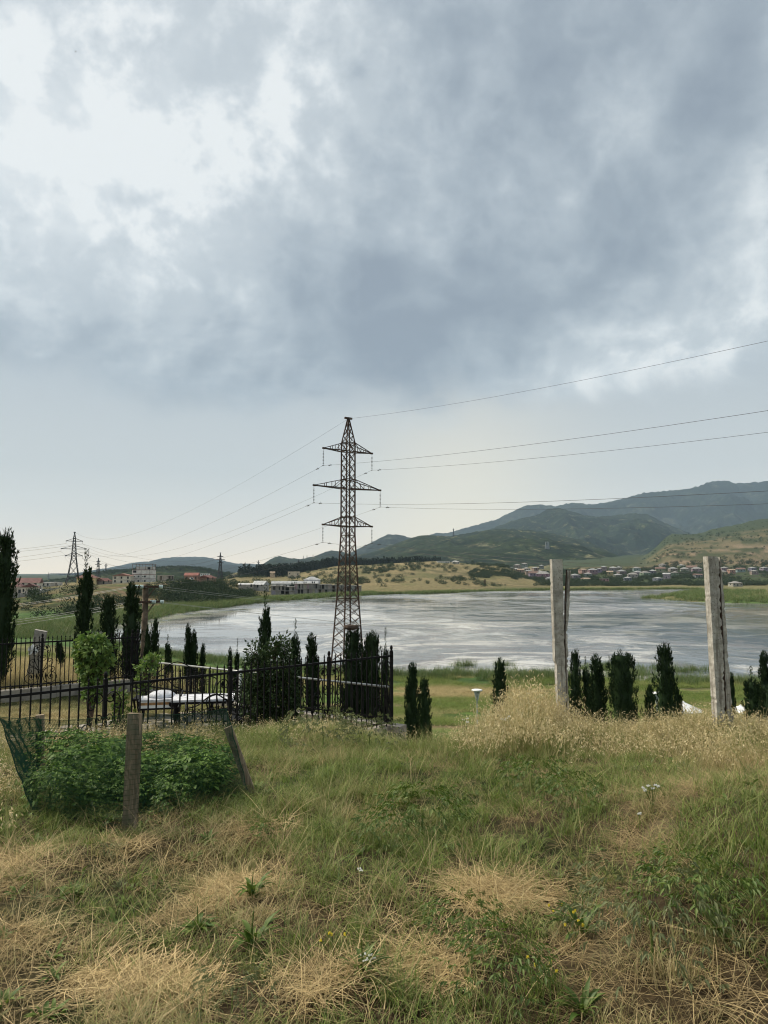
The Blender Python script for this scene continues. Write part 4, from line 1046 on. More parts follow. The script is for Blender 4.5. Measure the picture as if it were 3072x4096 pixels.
# ------------------------------------------------------------------ buildings
WIN = mat_basic('dark_window', (.02, .024, .03), .2, .3, .5, spec=.5)
def wallmat(c): 
    k = 'wall_%.3f_%.3f_%.3f' % c
    if k not in M: M[k] = mat_basic(k, c, .9, .14, .6, .15, 3)
    return M[k]
def roofmat(c):
    k = 'roof_%.3f_%.3f_%.3f' % c
    if k not in M:
        M[k] = mat_basic(k, c, .7, .22, .5, .3, 6)
    return M[k]
_wm = MB().box(-.5, .5, -.06, .03, -.5, .5).mesh('window', WIN)
def house(label, px, py, Y, w, d, h, roof, wall_c, roof_c, rz=0.0, rh=None, wins=(3, 1), ov=.4, group=None, name='house', door=True, facing=0):
    P = at(px, py, Y); t = thing(name, label, 'building' if name != 'house' else 'house', tuple(P), rz, group)
    MB().box(-w/2, w/2, -d/2, d/2, -3, h).build('wall', wallmat(wall_c), t)
    rh = rh if rh is not None else w*.2; R = MB(); a, b = w/2+ov, d/2+ov
    if roof == 'gable':
        R.add([(-a,-b,h),(a,-b,h),(a,b,h),(-a,b,h),(-a,0,h+rh),(a,0,h+rh)], [(0,1,5,4),(2,3,4,5),(3,0,4),(1,2,5),(3,2,1,0)])
    elif roof == 'gable_front':
        R.add([(-a,-b,h),(a,-b,h),(a,b,h),(-a,b,h),(0,-b,h+rh),(0,b,h+rh)], [(0,4,5,3),(1,2,5,4),(0,1,4),(2,3,5),(3,2,1,0)])
        MB().add([(-w/2,-d/2-.01,h-.02),(w/2,-d/2-.01,h-.02),(0,-d/2-.01,h+rh*.9)], [(0,1,2)])
    elif roof == 'hip':
        k = max(0, a-b) if a > b else 0; R.add([(-a,-b,h),(a,-b,h),(a,b,h),(-a,b,h),(-k,0,h+rh),(k+.01,0,h+rh)], [(0,1,5,4),(1,2,5),(2,3,4,5),(3,0,4),(3,2,1,0)])
    else: R.box(-a, a, -b, b, h, h+.35)
    r = R.build('roof', roofmat(roof_c), t)
    nx, nz = wins
    for j in range(nz):
        for i in range(nx):
            if door and j == 0 and i == nx//2 and nx > 1:
                link('door', _wm, t, (lerp(-w*.36, w*.36, i/(nx-1)), -d/2, 1.0), None, (1.0, 1, 2.0)); continue
            x = lerp(-w*.36, w*.36, i/(nx-1)) if nx > 1 else 0
            link('window', _wm, t, (x, -d/2, 1.6+j*(h-.6)/max(nz, 1)), None, (w*.09, 1, 1.25))
    if nx > 1:
        for s in (-1, 1): link('window', _wm, t, (s*w/2, 0, 1.6), (0, 0, s*math.pi/2), (d*.14, 1, 1.25))
    return t
RED, BRN, CREAM, WHT = (.15, .065, .05), (.17, .075, .055), (.55, .5, .4), (.62, .62, .6)
house('large cream house with a long dark red roof beside the left cypress', 112, 2368, 330, 10.5, 8, 4.2, 'gable', (.60, .55, .47), (.13, .055, .048), .25, 2.2, (4, 2))
house('low cream house with dark red gables in front of the long red roof', 122, 2376, 312, 6.5, 6, 2.9, 'gable_front', (.56, .5, .43), (.125, .055, .048), .3, 1.6, (3, 1))
house('small dark red roofed porch house next to the left cypress', 66, 2376, 316, 5.5, 6, 3.2, 'hip', (.5, .44, .38), (.125, .055, .048), .2, 2.2, (2, 1))
house('roofless grey unfinished block right of the long red roof', 176, 2362, 400, 9, 8, 4.0, 'flat', (.42, .40, .36), (.36, .35, .32), .1, 0, (4, 2), .1, name='unfinished_building')
house('pale panelled unfinished block behind the broad-footed pylon fence', 215, 2356, 420, 7, 8, 3.6, 'flat', (.5, .48, .44), (.4, .39, .36), .1, 0, (4, 2), .1, name='unfinished_building')
house('yellow-walled house with a wide red hipped roof right of the broad-footed pylon', 350, 2337, 400, 9.5, 9, 3.6, 'hip', (.62, .5, .26), RED, .2, 2.4, (3, 1), .7)
house('low grey shed with a red roof between the yellow and the cream house', 413, 2336, 405, 7, 6, 1.6, 'gable_front', (.3, .27, .24), RED, -.3, 1.8, (2, 1))
house('cream two-storey house with a shallow gable facing the lake', 492, 2336, 410, 9.6, 8, 4.6, 'gable_front', (.60, .55, .45), (.26, .13, .10), .12, 1.3, (3, 2))
def block():
    P = at(575, 2333, 420); t = thing('apartment_block', 'white four-storey block with brown floor bands and open roof frame', 'building', tuple(P), .10)
    w, d, fh = 11.4, 9, 2.55
    MB().box(-w/2, w/2, -d/2, d/2, -3, fh*3).build('wall', wallmat((.62, .60, .56)), t)
    for k in (1, 2, 3):
        MB().box(-w/2-.06, w/2+.06, -d/2-.06, d/2+.06, fh*k-.14, fh*k+.14).build('floor_band', roofmat((.16, .08, .055)), t)
    MB().box(-w/2+2.4, w/2-.3, -d/2+.3, d/2-.3, fh*3+.15, fh*3+1.9).build('top_wall', wallmat((.5, .49, .46)), t)
    for sx in (-1, -.33, .33, 1): MB().box(sx*(w/2-.2)-.12, sx*(w/2-.2)+.12, -d/2+.05, -d/2+.29, fh*3+.15, fh*3+3.2).build('roof_post', wallmat((.2, .16, .14)), t)
    for sx in (-1, -.33, .33, 1): MB().box(sx*(w/2-.2)-.12, sx*(w/2-.2)+.12, d/2-.29, d/2-.05, fh*3+.15, fh*3+3.2).build('roof_post', wallmat((.2, .16, .14)), t)
    MB().box(-w/2+.1, w/2+.3, -d/2-.3, d/2, fh*3+3.2, fh*3+3.45).build('roof', roofmat((.14, .10, .085)), t)
    for j in range(2):
        for x, wd in [(-4.3, .5), (-2.0, 1.0), (.4, .6), (1.5, 1.0)]: link('window', _wm, t, (x, -d/2, fh*j+1.35), None, (wd, 1, 1.0 if wd > .7 else .45))
        link('window', _wm, t, (w/2, 0, fh*j+1.4), (0, 0, math.pi/2), (1.2, 1, 1.1))
    link('window', _wm, t, (3.6, -d/2+.3, fh*3+1.0), None, (1.6, 1, 1.2)); link('window', _wm, t, (-4.2, -d/2, fh*2+1.6), None, (1.8, 1, 1.3))
    MB().tube([(-.6, -d/2-.15, 0), (-.6, -d/2-.15, fh*3)], .09, 6).build('drainpipe', 'iron', t); MB().tube([(3.9, -d/2-.15, 0), (3.9, -d/2-.15, fh*3.6)], .09, 6).build('drainpipe', 'iron', t)
block()
def ruin(label, px, py, Y, w, d, h, rz, nb, c=(.33, .31, .28), floors=1, name='unfinished_building'):
    """bare concrete frame: slabs, columns and some infill walls with real openings"""
    P = at(px, py, Y); t = thing(name, label, 'building', tuple(P), rz); rnd = random.Random(int(px)); fh = h/floors
    for f in range(floors+1): MB().box(-w/2-(.3 if f else 0), w/2+(.3 if f else 0), -d/2-(.3 if f else 0), d/2, f*fh-(.0 if f else 3), f*fh+.28).build('floor_slab', wallmat(c), t)
    col = MB().box(-.22, .22, -.22, .22, .28, fh-.002).mesh('column', wallmat(tuple(v*1.1 for v in c)))
    for f in range(floors):
        for i in range(nb+1):
            x = lerp(-w/2+.25, w/2-.25, i/nb)
            link('column', col, t, (x, -d/2+.25, f*fh)); link('column', col, t, (x, d/2-.25, f*fh))
            if i < nb:
                x1 = lerp(-w/2+.25, w/2-.25, (i+1)/nb)
                MB().box(x+.24, x1-.24, d/2-.4, d/2-.1, f*fh+.29, (f+1)*fh-.01).build('back_wall', wallmat(tuple(v*.28 for v in c)), t)  # same concrete coloured much darker, painting the shade inside the openings
                r = rnd.random()
                if r < .38: MB().box(x+.24, x1-.24, -d/2+.1, -d/2+.36, f*fh+.29, (f+1)*fh-.01).build('infill_wall', wallmat(tuple(v*rnd.choice([.9, 1.05, 1.2]) for v in c)), t)
                elif r < .7:
                    xm = lerp(x, x1, rnd.choice([.35, .6])); MB().box(x+.24, xm, -d/2+.1, -d/2+.36, f*fh+.29, (f+1)*fh-.01).build('infill_wall', wallmat(c), t)
    return t
ruin('low open grey shell with flat roof right of the four-storey block', 662, 2322, 450, 8.5, 6, 2.9, .05, 3)
house('brick house with a bright red roof on the bluff', 768, 2322, 430, 7.6, 8, 3.0, 'gable', (.28, .17, .13), (.20, .075, .055), .1, 1.6, (3, 1))
house('brown hut with a low red roof beside the dark three-tier pylon', 828, 2322, 440, 8.2, 7, 1.7, 'gable_front', (.24, .16, .12), (.15, .065, .05), -.35, 1.5, (2, 1))
for k, (px, py, w, h, fl, nb, Y) in enumerate([(1113, 2379, 8.5, 5.0, 2, 3, 428), (1158, 2380, 6, 4.6, 2, 2, 428), (1202, 2378, 7.6, 6.2, 2, 4, 432), (1248, 2377, 7.2, 6.2, 2, 4, 436), (1298, 2376, 8, 5.6, 2, 4, 440), (1348, 2373, 7, 4.8, 2, 3, 444), (1392, 2370, 6.5, 4.2, 1, 3, 448), (1428, 2367, 5, 3.6, 1, 2, 452)]):
    ruin('bare concrete shell of the unfinished row on the far shore, %s from the left' % ['first', 'second', 'third', 'fourth', 'fifth', 'sixth', 'seventh', 'eighth'][k], px, py, Y, w, 7, h, .12, nb, (.27, .255, .23), fl)
house('long white roofed hall behind the unfinished row', 1180, 2352, 480, 30, 9, 3.0, 'gable', (.5, .5, .48), (.30, .31, .315), .1, 1.6, (6, 1))
house('white hall with a pyramid roof behind the unfinished row', 1248, 2346, 490, 11, 9, 4.6, 'hip', (.46, .46, .46), (.33, .34, .345), .1, 2.0, (3, 1))
house('small house with a pale gabled roof left of the unfinished row', 1042, 2350, 460, 8, 7, 1.8, 'gable', (.35, .33, .3), (.36, .37, .375), -.35, 2.4, (3, 1))
house('low shed with a pale roof at the foot of the bluff', 985, 2348, 455, 9, 5, 1.6, 'gable', (.3, .28, .25), (.5, .5, .49), .1, .8, (2, 1))
house('tan rectangular hall in front of the pine wood', 1175, 2301, 760, 12, 9, 3.6, 'flat', (.5, .43, .33), (.42, .37, .3), .1, 0, (2, 1), .1, name='hall')
house('small tan hut at the edge of the pine wood', 1090, 2299, 780, 5, 5, 2.4, 'gable', (.45, .36, .26), (.36, .28, .2), .1, 1.0, (2, 1))
house('white flat-roofed building on the crest of the straw hill', 1773, 2256, 985, 17, 8, 3.8, 'flat', (.6, .6, .58), (.12, .12, .12), .1, 0, (5, 1), .5, name='hall')
house('small pale house right of the flat-roofed building on the hill crest', 1822, 2254, 990, 9, 7, 2.4, 'hip', (.4, .38, .34), (.42, .42, .4), .1, 1.5, (2, 1))
house('white two-storey house far away left of the dark three-tier pylon', 820, 2310, 900, 11, 8, 4.6, 'flat', (.62, .63, .63), (.5, .5, .5), .1, 0, (4, 2), .2)
house('flat pale bunker-like house by the trees left of the pine wood', 945, 2308, 820, 12, 7, 2.2, 'flat', (.3, .29, .26), (.42, .41, .38), .1, 0, (3, 1), .3)

VILL = [(2300,2311,'w'),(2352,2304,'g'),(2342,2325,'t'),(2397,2283,'w'),(2415,2276,'w'),(2417,2325,'p'),(2452,2280,'w'),(2475,2278,'w'),(2486,2293,'w'),(2471,2309,'w'),(2510,2322,'w'),(2547,2280,'h'),(2551,2298,'w'),
 (2610,2293,'w'),(2641,2284,'r'),(2631,2323,'w'),(2667,2313,'s'),(2691,2283,'w'),(2725,2268,'w'),(2738,2282,'h'),(2768,2278,'r'),(2786,2282,'h'),(2791,2308,'r'),(2888,2298,'g'),(2897,2280,'g'),(2925,2288,'t'),(2941,2263,'w'),(2962,2285,'r'),
 (3009,2281,'w'),(3016,2293,'g'),(3056,2279,'h'),(2650,2265,'g'),(2941,2344,'g'),(1924,2268,'w'),(1975,2278,'w'),(1968,2294,'w'),(2031,2296,'w'),(2047,2281,'w'),(2065,2285,'w'),(2083,2288,'t'),(2105,2283,'g'),(2114,2291,'w'),(2141,2279,'w'),
 (2159,2294,'w'),(2172,2305,'h'),(2134,2302,'r'),(2069,2268,'g'),(2098,2263,'g'),(2166,2269,'w'),(2203,2325,'w'),(1937,2302,'t'),(2001,2307,'w'),(2330,2287,'t'),(2370,2289,'w'),(2580,2300,'g'),(2530,2308,'g'),(2440,2296,'t'),(2700,2300,'g')]
STY = {'w': ('white-roofed', (.26,.25,.23), (.29,.295,.29), 'hip', 9), 'g': ('grey-roofed', (.34,.31,.27), (.26,.25,.23), 'hip', 10), 't': ('tan', (.40,.31,.22), (.34,.26,.19), 'gable', 9),
       'p': ('flat-topped pinkish', (.42,.32,.26), (.3,.26,.23), 'flat', 13), 'h': ('large pale hip-roofed', (.34,.325,.30), (.27,.265,.25), 'hip', 13), 'r': ('brown-roofed', (.32,.29,.26), (.19,.125,.10), 'gable', 11), 's': ('tall grey two-storey', (.33,.33,.33), (.4,.4,.4), 'gable', 9)}
rnd = random.Random(21)
for px, py, s in VILL:
    nm, wc, rc, rf, w = STY[s]; Y = float(np.interp(py, [2262, 2285, 2305, 2326, 2345], [1180, 1020, 900, 790, 690]))+rnd.uniform(-15, 15)
    row = 'upper' if py < 2282 else ('middle' if py < 2303 else 'lower')
    where = 'left of upright post' if px < 2210 else ('right of leaning post' if px > 2850 else ('just right of upright post' if px < 2420 else ('midway between concrete posts' if px < 2640 else 'just left of leaning post')))
    k = rnd.uniform(.85, 1.12)
    house('%s village house, %s rows, %s' % (nm, row, where), px, py, Y, w*k*rnd.uniform(.8, 1.15), 8, (2.8 if s != 's' else 5)*k, rf, tuple(v*rnd.uniform(.6, .95) for v in wc), tuple(v*.85 for v in rc), rnd.uniform(-.5, .5), None, (3, 1), .5, 'village houses among trees')

# ------------------------------------------------------------------ panel fence, cars
def panel_fence(label, pts, h, Yn):
    t = thing('panel_fence', label, 'fence', tuple(pts[0])); o = Vector(pts[0])
    for a, b in zip(pts[:-1], pts[1:]):
        a, b = Vector(a), Vector(b); n = max(1, int((b-a).length/2.6)); d = (b-a)/n
        for i in range(n):
            p = a+d*i-o; q = a+d*(i+1)-o; z = Vector((0, 0, h/2-.4)); dd = d.normalized()
            mb = MB(); mb.bar(p+dd*.06+z, q-dd*.06+z, .12, h+.8); mb.build('panel', wallmat((.36, .34, .31)), t)
            MB().bar(p+Vector((0,0,-.5)), p+Vector((0,0,h+.12)), .22).build('post', 'concrete_dark', t)
panel_fence('grey concrete panel fence below the red-roofed houses', [at(50, 2398, 262), at(100, 2396, 268), at(165, 2388, 285), at(205, 2374, 315), at(250, 2369, 335)], 2.2, 0)
def car(label, px, py, Y, rz, col, van=False):
    P = at(px, py, Y); t = thing('parked_car', label, 'van' if van else 'car', tuple(P), rz)
    cm = mat_basic('car_paint_%d' % px, col, .3, .05, 1, spec=.5); L, Wd = 4.3, 1.75
    prof = [(-2.15,.35),(-2.15,.85),(-1.9,.95),(-1.35,1.45),(.35,1.45),(1.05,.98),(2.0,.85),(2.15,.6),(2.15,.35)] if not van else [(-2.3,.35),(-2.3,1.95),(1.3,1.95),(1.9,1.15),(2.3,1.0),(2.3,.35)]
    n = len(prof); mb = MB(); mb.add([(x, -Wd/2, z) for x, z in prof]+[(x, Wd/2, z) for x, z in prof], [tuple(range(n)), tuple(range(2*n-1, n-1, -1))]+[(i, i+n, (i+1) % n+n, (i+1) % n) for i in range(n)])
    mb.build('body', cm, t)
    gw = [(-1.3,1.0),(-1.15,1.36),(.25,1.36),(.75,1.0)] if not van else [(.2,1.2),(.2,1.8),(1.2,1.8),(1.65,1.2)]
    for s in (-1, 1):
        m = MB(); m.add([(x, s*(Wd/2+.012), z) for x, z in gw], [(0,1,2,3)]); m.build('window', WIN, t)
        for x in (-1.35, 1.35):
            w = MB(); w.tube([(x, s*(Wd/2-.12), .33), (x, s*(Wd/2+.03), .33)], .33, 12); w.build('wheel', 'iron', t)
    m = MB(); m.add([(1.0,-.7,1.04),(1.0,.7,1.04),(.42,.6,1.40),(.42,-.6,1.40)] if not van else [(1.84,-.75,1.28),(1.84,.75,1.28),(1.36,.7,1.86),(1.36,-.7,1.86)], [(0,1,2,3)])
    for v in range(4): m.v[v] = (m.v[v][0]+.03, m.v[v][1], m.v[v][2]+.03)
    m.build('windscreen', WIN, t)
car('yellow car parked below the low cream house', 128, 2382, 295, .4, (.75, .42, .03))
car('white car parked right of the yellow car', 158, 2374, 312, .5, (.75, .75, .75))
car('white car parked farthest right by the panel fence', 178, 2369, 325, .6, (.72, .73, .74))
car('white van parked in front of the brick house on the bluff', 767, 2325, 410, -1.2, (.8, .8, .8), True)

# ------------------------------------------------------------------ leaf clouds and scatter
def quads_mesh(name, C, U, Wv, mat, bend=None):
    """leaf blades: centre-base C, length vector U, half-width vector W; each a pointed four-sided leaf"""
    n = len(C); mid = C+U*.5+(bend if bend is not None else 0)
    V = np.stack([C, mid+Wv, C+U, mid-Wv], 1).reshape(-1, 3)
    F = np.arange(n*4).reshape(n, 4)
    return np_mesh(name, V, F, mat, False)
def rvec(rng, n):
    v = rng.normal(size=(n, 3)); return v/np.linalg.norm(v, axis=1)[:, None]
def perp(rng, U):
    r = rvec(rng, len(U)); w = np.cross(U, r); return w/(np.linalg.norm(w, axis=1)[:, None]+1e-9)

# ---- cypresses
def cypress_mesh(seed, H, R, blunt=0.0, lean=0.0, n=6500, leaf=.085, wisp=.12):
    rng = np.random.default_rng(seed)
    def prof(t):
        p = np.clip(np.interp(t, [0, .06, .22, .45, .7, .88, 1.0], [.70, .88, 1.0, .96, .74, .46, .14]), 0, 1)
        q = np.interp(t, [0, .06, .3, .6, .85, .95, 1.0], [.5, .75, 1, 1, .95, .8, .55])
        return p*(1-blunt)+q*blunt
    K = n//24; tk = rng.random(K)**.95*.93; ak = rng.random(K)*2*np.pi          # upswept sprays, each a spindle of small leaves
    rk = R*prof(tk)*rng.uniform(.50, .98, K)*(.80+.40*fbm(ak*1.2+seed, tk*8, seed, 3))
    lk = H*rng.uniform(.05, .125, K)*(1.1-.3*tk)
    k = np.repeat(np.arange(K), 30); n = len(k); f = rng.random(n)**.8
    out = np.stack([np.cos(ak), np.sin(ak), np.zeros(K)], 1); ax = out*rng.uniform(.05, .38, K)[:, None]+np.array([0, 0, 1.0])+rng.normal(size=(K, 3))*.13
    ax /= np.linalg.norm(ax, axis=1)[:, None]
    B = np.stack([rk*np.cos(ak), rk*np.sin(ak), tk*H], 1)
    B[:, 0] += lean*H*tk**2
    th = rng.normal(size=(n, 3)); rad = R*.24*(1-f)**.7*(f+.12)**.3
    C = B[k]+ax[k]*(lk[k]*f)[:, None]+th/np.linalg.norm(th, axis=1)[:, None]*(rad*np.sqrt(rng.random(n)))[:, None]
    U = ax[k]+rng.normal(size=(n, 3))*.34+out[k]*.15
    U /= np.linalg.norm(U, axis=1)[:, None]; U *= (leaf*rng.uniform(.55, 1.5, n))[:, None]
    Wv = perp(rng, U)*(leaf*.15*rng.uniform(.7, 1.3, n))[:, None]; dx = np.array([lean*H])
    # loose wisps above the top
    k = 90; tt = rng.random(k); C2 = np.stack([dx.max()+rng.normal(size=k)*R*.12, rng.normal(size=k)*R*.12, H*(.93+wisp*tt*.8)], 1)
    U2 = np.stack([rng.normal(size=k)*.5, rng.normal(size=k)*.5, rng.uniform(.5, 1, k)], 1)*leaf*1.3
    W2 = perp(rng, U2)*leaf*.12
    me = quads_mesh('crown', np.concatenate([C, C2]), np.concatenate([U, U2]), np.concatenate([Wv, W2]), 'cypress')
    # dense inner body so that no light leaks through the heart of the crown
    ib = MB(); m = 14; rings = 16
    V = []; F = []
    for i in range(rings+1):
        f = i/rings*.96+.02; rr = R*float(prof(np.array([f]))[0])*.66
        for k2 in range(m):
            aa = 2*math.pi*k2/m; w = rr*(.85+.3*random.Random(seed*99+i*m+k2).random()); V.append((w*math.cos(aa)+lean*H*f**2, w*math.sin(aa), f*H))
        if i:
            o = (i-1)*m; F += [(o+q, o+(q+1) % m, o+m+(q+1) % m, o+m+q) for q in range(m)]
    ib.add(V, F)
    core = ib.mesh('inner_crown', 'cypress', True)
    return me, core
CYPM = [cypress_mesh(1, 1.0*3, .34, n=6500), cypress_mesh(2, 3, .40, .15, .02), cypress_mesh(3, 3, .30, 0, -.02), cypress_mesh(4, 3, .62, .85, -.06, 9000), cypress_mesh(5, 3, .46, .25, .0, 7500), cypress_mesh(6, 3, .36, .05, .03, 5000, .10, .3)]
trunk_me = MB().tube([(0,0,-.5),(0,0,.5),(0,0,2.2)], [.05, .04, .015], 7).mesh('trunk', 'bark')
BASEW = [.34, .40, .30, .62, .46, .36]
def cypress(label, px, ytop, wpx, Y, var, ybase=None, tilt=0.0, rz=0.0):
    tp = at(px, ytop, Y); b = Vector((tp.x, tp.y, gz(tp.x, tp.y)))
    if ybase is not None: b = at(px, ybase, Y)
    H = (tp.z-b.z); Rw = wpx/2/FPX*Y
    t = thing('cypress_tree', label, 'cypress', tuple(b), rz, 'columnar cypresses')
    t.rotation_euler = (0, tilt, rz)
    sx = Rw/(BASEW[var]*1.02); sz = H/3.1
    me, core = CYPM[var]
    c = link('crown', me, t, None, None, (sx, sx, sz)); link('inner_crown', core, c)
    link('trunk', trunk_me, t, None, None, (max(.6, sx), max(.6, sx), sz))
cy = [
 ('tall dark cypress cut by the left edge of the picture', 12, 2118, 108, 16.6, 1), ('slender cypress with a feathery tip behind the bright sapling', 345, 2262, 66, 17.9, 5), ('cypress between the bright sapling and the utility pole', 446, 2375, 72, 17.6, 1),
 ('cypress touching the wooden utility pole on its left', 530, 2328, 72, 17.2, 0), ('thin low cypress just right of the utility pole', 597, 2500, 28, 24, 2), ('pointed cypress standing right of the utility pole', 622, 2474, 40, 21.5, 0),
 ('small feathery spire behind the low railing, left of the paired cypresses', 678, 2568, 34, 20, 5), ('left one of the paired slim cypresses at the water edge of the railing', 757, 2494, 34, 21, 2), ('right one of the paired slim cypresses at the water edge of the railing', 781, 2516, 32, 21, 2),
 ('short cypress right of the paired slim cypresses', 811, 2574, 28, 21, 0), ('small thin cypress left of the big leafy shrub, first of two', 921, 2588, 24, 22, 2), ('small wispy cypress left of the big leafy shrub, second of two', 947, 2600, 26, 22, 5),
 ('cypress with a crooked feathery tip above the big leafy shrub', 1060, 2420, 56, 17.5, 5), ('ragged cypress just right of the big leafy shrub', 1183, 2534, 52, 16.6, 5), ('narrow cypress with a long bare tip behind the iron fence', 1250, 2534, 58, 16, 2),
 ('broad cypress with a nest-like flat top in front of the big pylon', 1405, 2506, 92, 15.2, 4), ('left peak of the double cypress right of the big pylon', 1468, 2537, 62, 15, 0), ('right peak of the double cypress right of the big pylon', 1497, 2522, 78, 14.9, 1), ('small cypress behind the corner post of the iron fence', 1545, 2584, 36, 14.6, 5),
 ('taller of the two cypresses right of the fence corner post', 1648, 2650, 58, 36, 0), ('shorter of the two cypresses right of the fence corner post', 1703, 2708, 56, 34, 1), ('lone cypress behind the dry grass mound', 1998, 2634, 64, 38, 4),
 ('cypress hugging the right side of the upright concrete post', 2290, 2596, 52, 40, 1), ('low cypress in front of the one hugging the upright post', 2302, 2708, 52, 36, 0), ('thin cypress left of the pointed one between the posts', 2351, 2670, 44, 40, 5), ('pointed cypress with a thin top left of the blunt one', 2388, 2618, 66, 38, 2),
 ('wide cypress with a blunt flat top between the posts', 2490, 2602, 112, 36, 3), ('small cypress beside the half hidden lamp', 2598, 2738, 44, 37, 0), ('tallest cypress between the posts with a ragged leaning top', 2660, 2570, 88, 33.5, 1), ('low cypress at the left rim of the parasol', 2710, 2748, 40, 34, 2),
 ('thin cypress peeping out behind the leaning post', 2924, 2690, 30, 36, 0), ('cypress with a feathery top right of the far parasol', 3006, 2712, 80, 34, 5), ('tall cypress cut by the right edge of the picture', 3056, 2606, 62, 37, 0), ('squat cypress low at the right edge', 3075, 2740, 90, 31, 4)]
for i, (lb, px, yt, w, Y, v) in enumerate(cy):
    cypress(lb, px, yt, w, Y, v, tilt=random.Random(i).uniform(-.025, .025), rz=i*1.7 if abs(px-2490) > 1 and abs(px-2660) > 1 else 0.0)
cypress('small cypress tipped over behind the far left fence', 247, 2562, 30, 19.5, 2, 2655, -.18)
mb = MB(); mb.lathe([(.05, 0), (.13, .02), (.15, .06), (.14, .10), (.08, .09), (.02, .05)], 12)
tag(mb.build('bird_nest', 'bark'), 'brown flat nest on top of the cypress before the big pylon', 'nest').location = tuple(at(1405, 2520, 15.2))

# ---- leafy saplings and shrubs
def leafy(name, label, px, py, Y, branches, mat, leaf, nleaf, seed, cat='shrub', ratio=.3, droop=.2, base=None):
    """branches: list of world-ish (dx, dz, rx, rz) crown lumps round the stem, in metres"""
    P = at(px, py, Y); b = Vector((P.x, P.y, gz(P.x, P.y) if base is None else base)); t = thing(name, label, cat, tuple(b))
    rng = np.random.default_rng(seed); Cs = []; Us = []; st = MB(); tw = MB()
    for dx, dy, dz, rx, rz_ in branches:
        n = int(nleaf*rx*rx*rz_*60)+60
        v = rvec(rng, n)*np.cbrt(rng.uniform(.25, 1, n))[:, None]
        lump = 1+.6*(vnoise(v[:, 0]*3+seed, v[:, 2]*3+v[:, 1]*2, seed)-.5)*2
        C = v*np.array([rx, rx, rz_])*lump[:, None]+np.array([dx, dy, dz])
        U = v+rng.normal(size=(n, 3))*.55; U[:, 2] -= droop; U /= np.linalg.norm(U, axis=1)[:, None]
        Cs.append(C); Us.append(U*(leaf*rng.uniform(.6, 1.3, n))[:, None])
        st.tube([(0, 0, -.05), (dx*.4, dy*.4, dz*.45), (dx, dy, dz)], [.018, .012, .005], 6)
        for k in range(10):
            e = C[rng.integers(n)]; st.tube([(dx*.5, dy*.5, dz*.6), tuple((np.array([dx, dy, dz])+e)/2), tuple(e)], [.006, .004, .002], 4)
    C = np.concatenate(Cs); U = np.concatenate(Us); Wv = perp(rng, U)*(np.linalg.norm(U, axis=1)*ratio)[:, None]
    n = len(C); up = np.cross(U, Wv); up /= np.linalg.norm(up, axis=1)[:, None]+1e-9
    V = np.stack([C, C+U*.45+Wv+up*leaf*.10, C+U-up*leaf*.12, C+U*.45-Wv+up*leaf*.10], 1).reshape(-1, 3)
    me = bpy.data.meshes.new('crown'); F = np.arange(n*4).reshape(n, 4); F = np.concatenate([F[:, [0, 1, 2]], F[:, [0, 2, 3]]])
    link('crown', np_mesh('crown', V, F, mat, False), t); st.build('trunk', 'bark', t)
    return t
leafy('sapling', 'bright green broadleaf sapling in front of the far left fence', 365, 2740, 13.0, [(-.03, 0, 1.08, .22, .28), (.02, 0, 1.36, .26, .24), (-.1, .05, 1.52, .16, .14), (.12, 0, 1.5, .15, .13), (.02, 0, .86, .19, .24), (-.02, 0, .62, .12, .18), (-.2, 0, 1.3, .12, .14), (.22, 0, 1.25, .12, .14)], 'bright_leaf', .10, 430, 4, 'tree', .30, .6)
leafy('sapling', 'small leaning broadleaf sapling left of the low railing', 572, 2790, 13.6, [(-.02, 0, .78, .12, .12), (.06, 0, 1.0, .17, .14), (.16, 0, 1.14, .12, .10), (.0, 0, .6, .1, .12)], 'bright_leaf', .07, 560, 7, 'tree', .3, .4)
leafy('climbing_plant', 'leafy plant climbing the iron fence behind the front stake', 490, 2860, 10.4, [(0, 0, .3, .17, .3), (.03, 0, .65, .15, .28), (-.05, 0, .95, .10, .18), (.16, 0, .25, .14, .22)], 'weed', .06, 620, 9, 'plant', .32, .4)
leafy('leafy_shrub', 'big dark leafy shrub behind the iron fence left of the pylon', 1090, 2880, 12.3, [(-.24, 0, .5, .26, .45), (-.30, 0, 1.05, .20, .34), (.05, .05, .55, .30, .5), (.10, .05, 1.15, .25, .36), (.16, 0, 1.48, .14, .2), (.28, 0, .65, .18, .5), (-.33, 0, 1.42, .11, .18), (.02, 0, 1.5, .12, .16), (0, 0, .2, .3, .22)], 'thuja', .06, 1000, 12, 'shrub', .26, .1)
leafy('leafy_shrub', 'loose dark shrub low behind the iron bench', 985, 2800, 14.0, [(0, 0, .35, .2, .3), (.1, 0, .7, .15, .25)], 'thuja', .055, 800, 14, 'shrub', .26, .1)

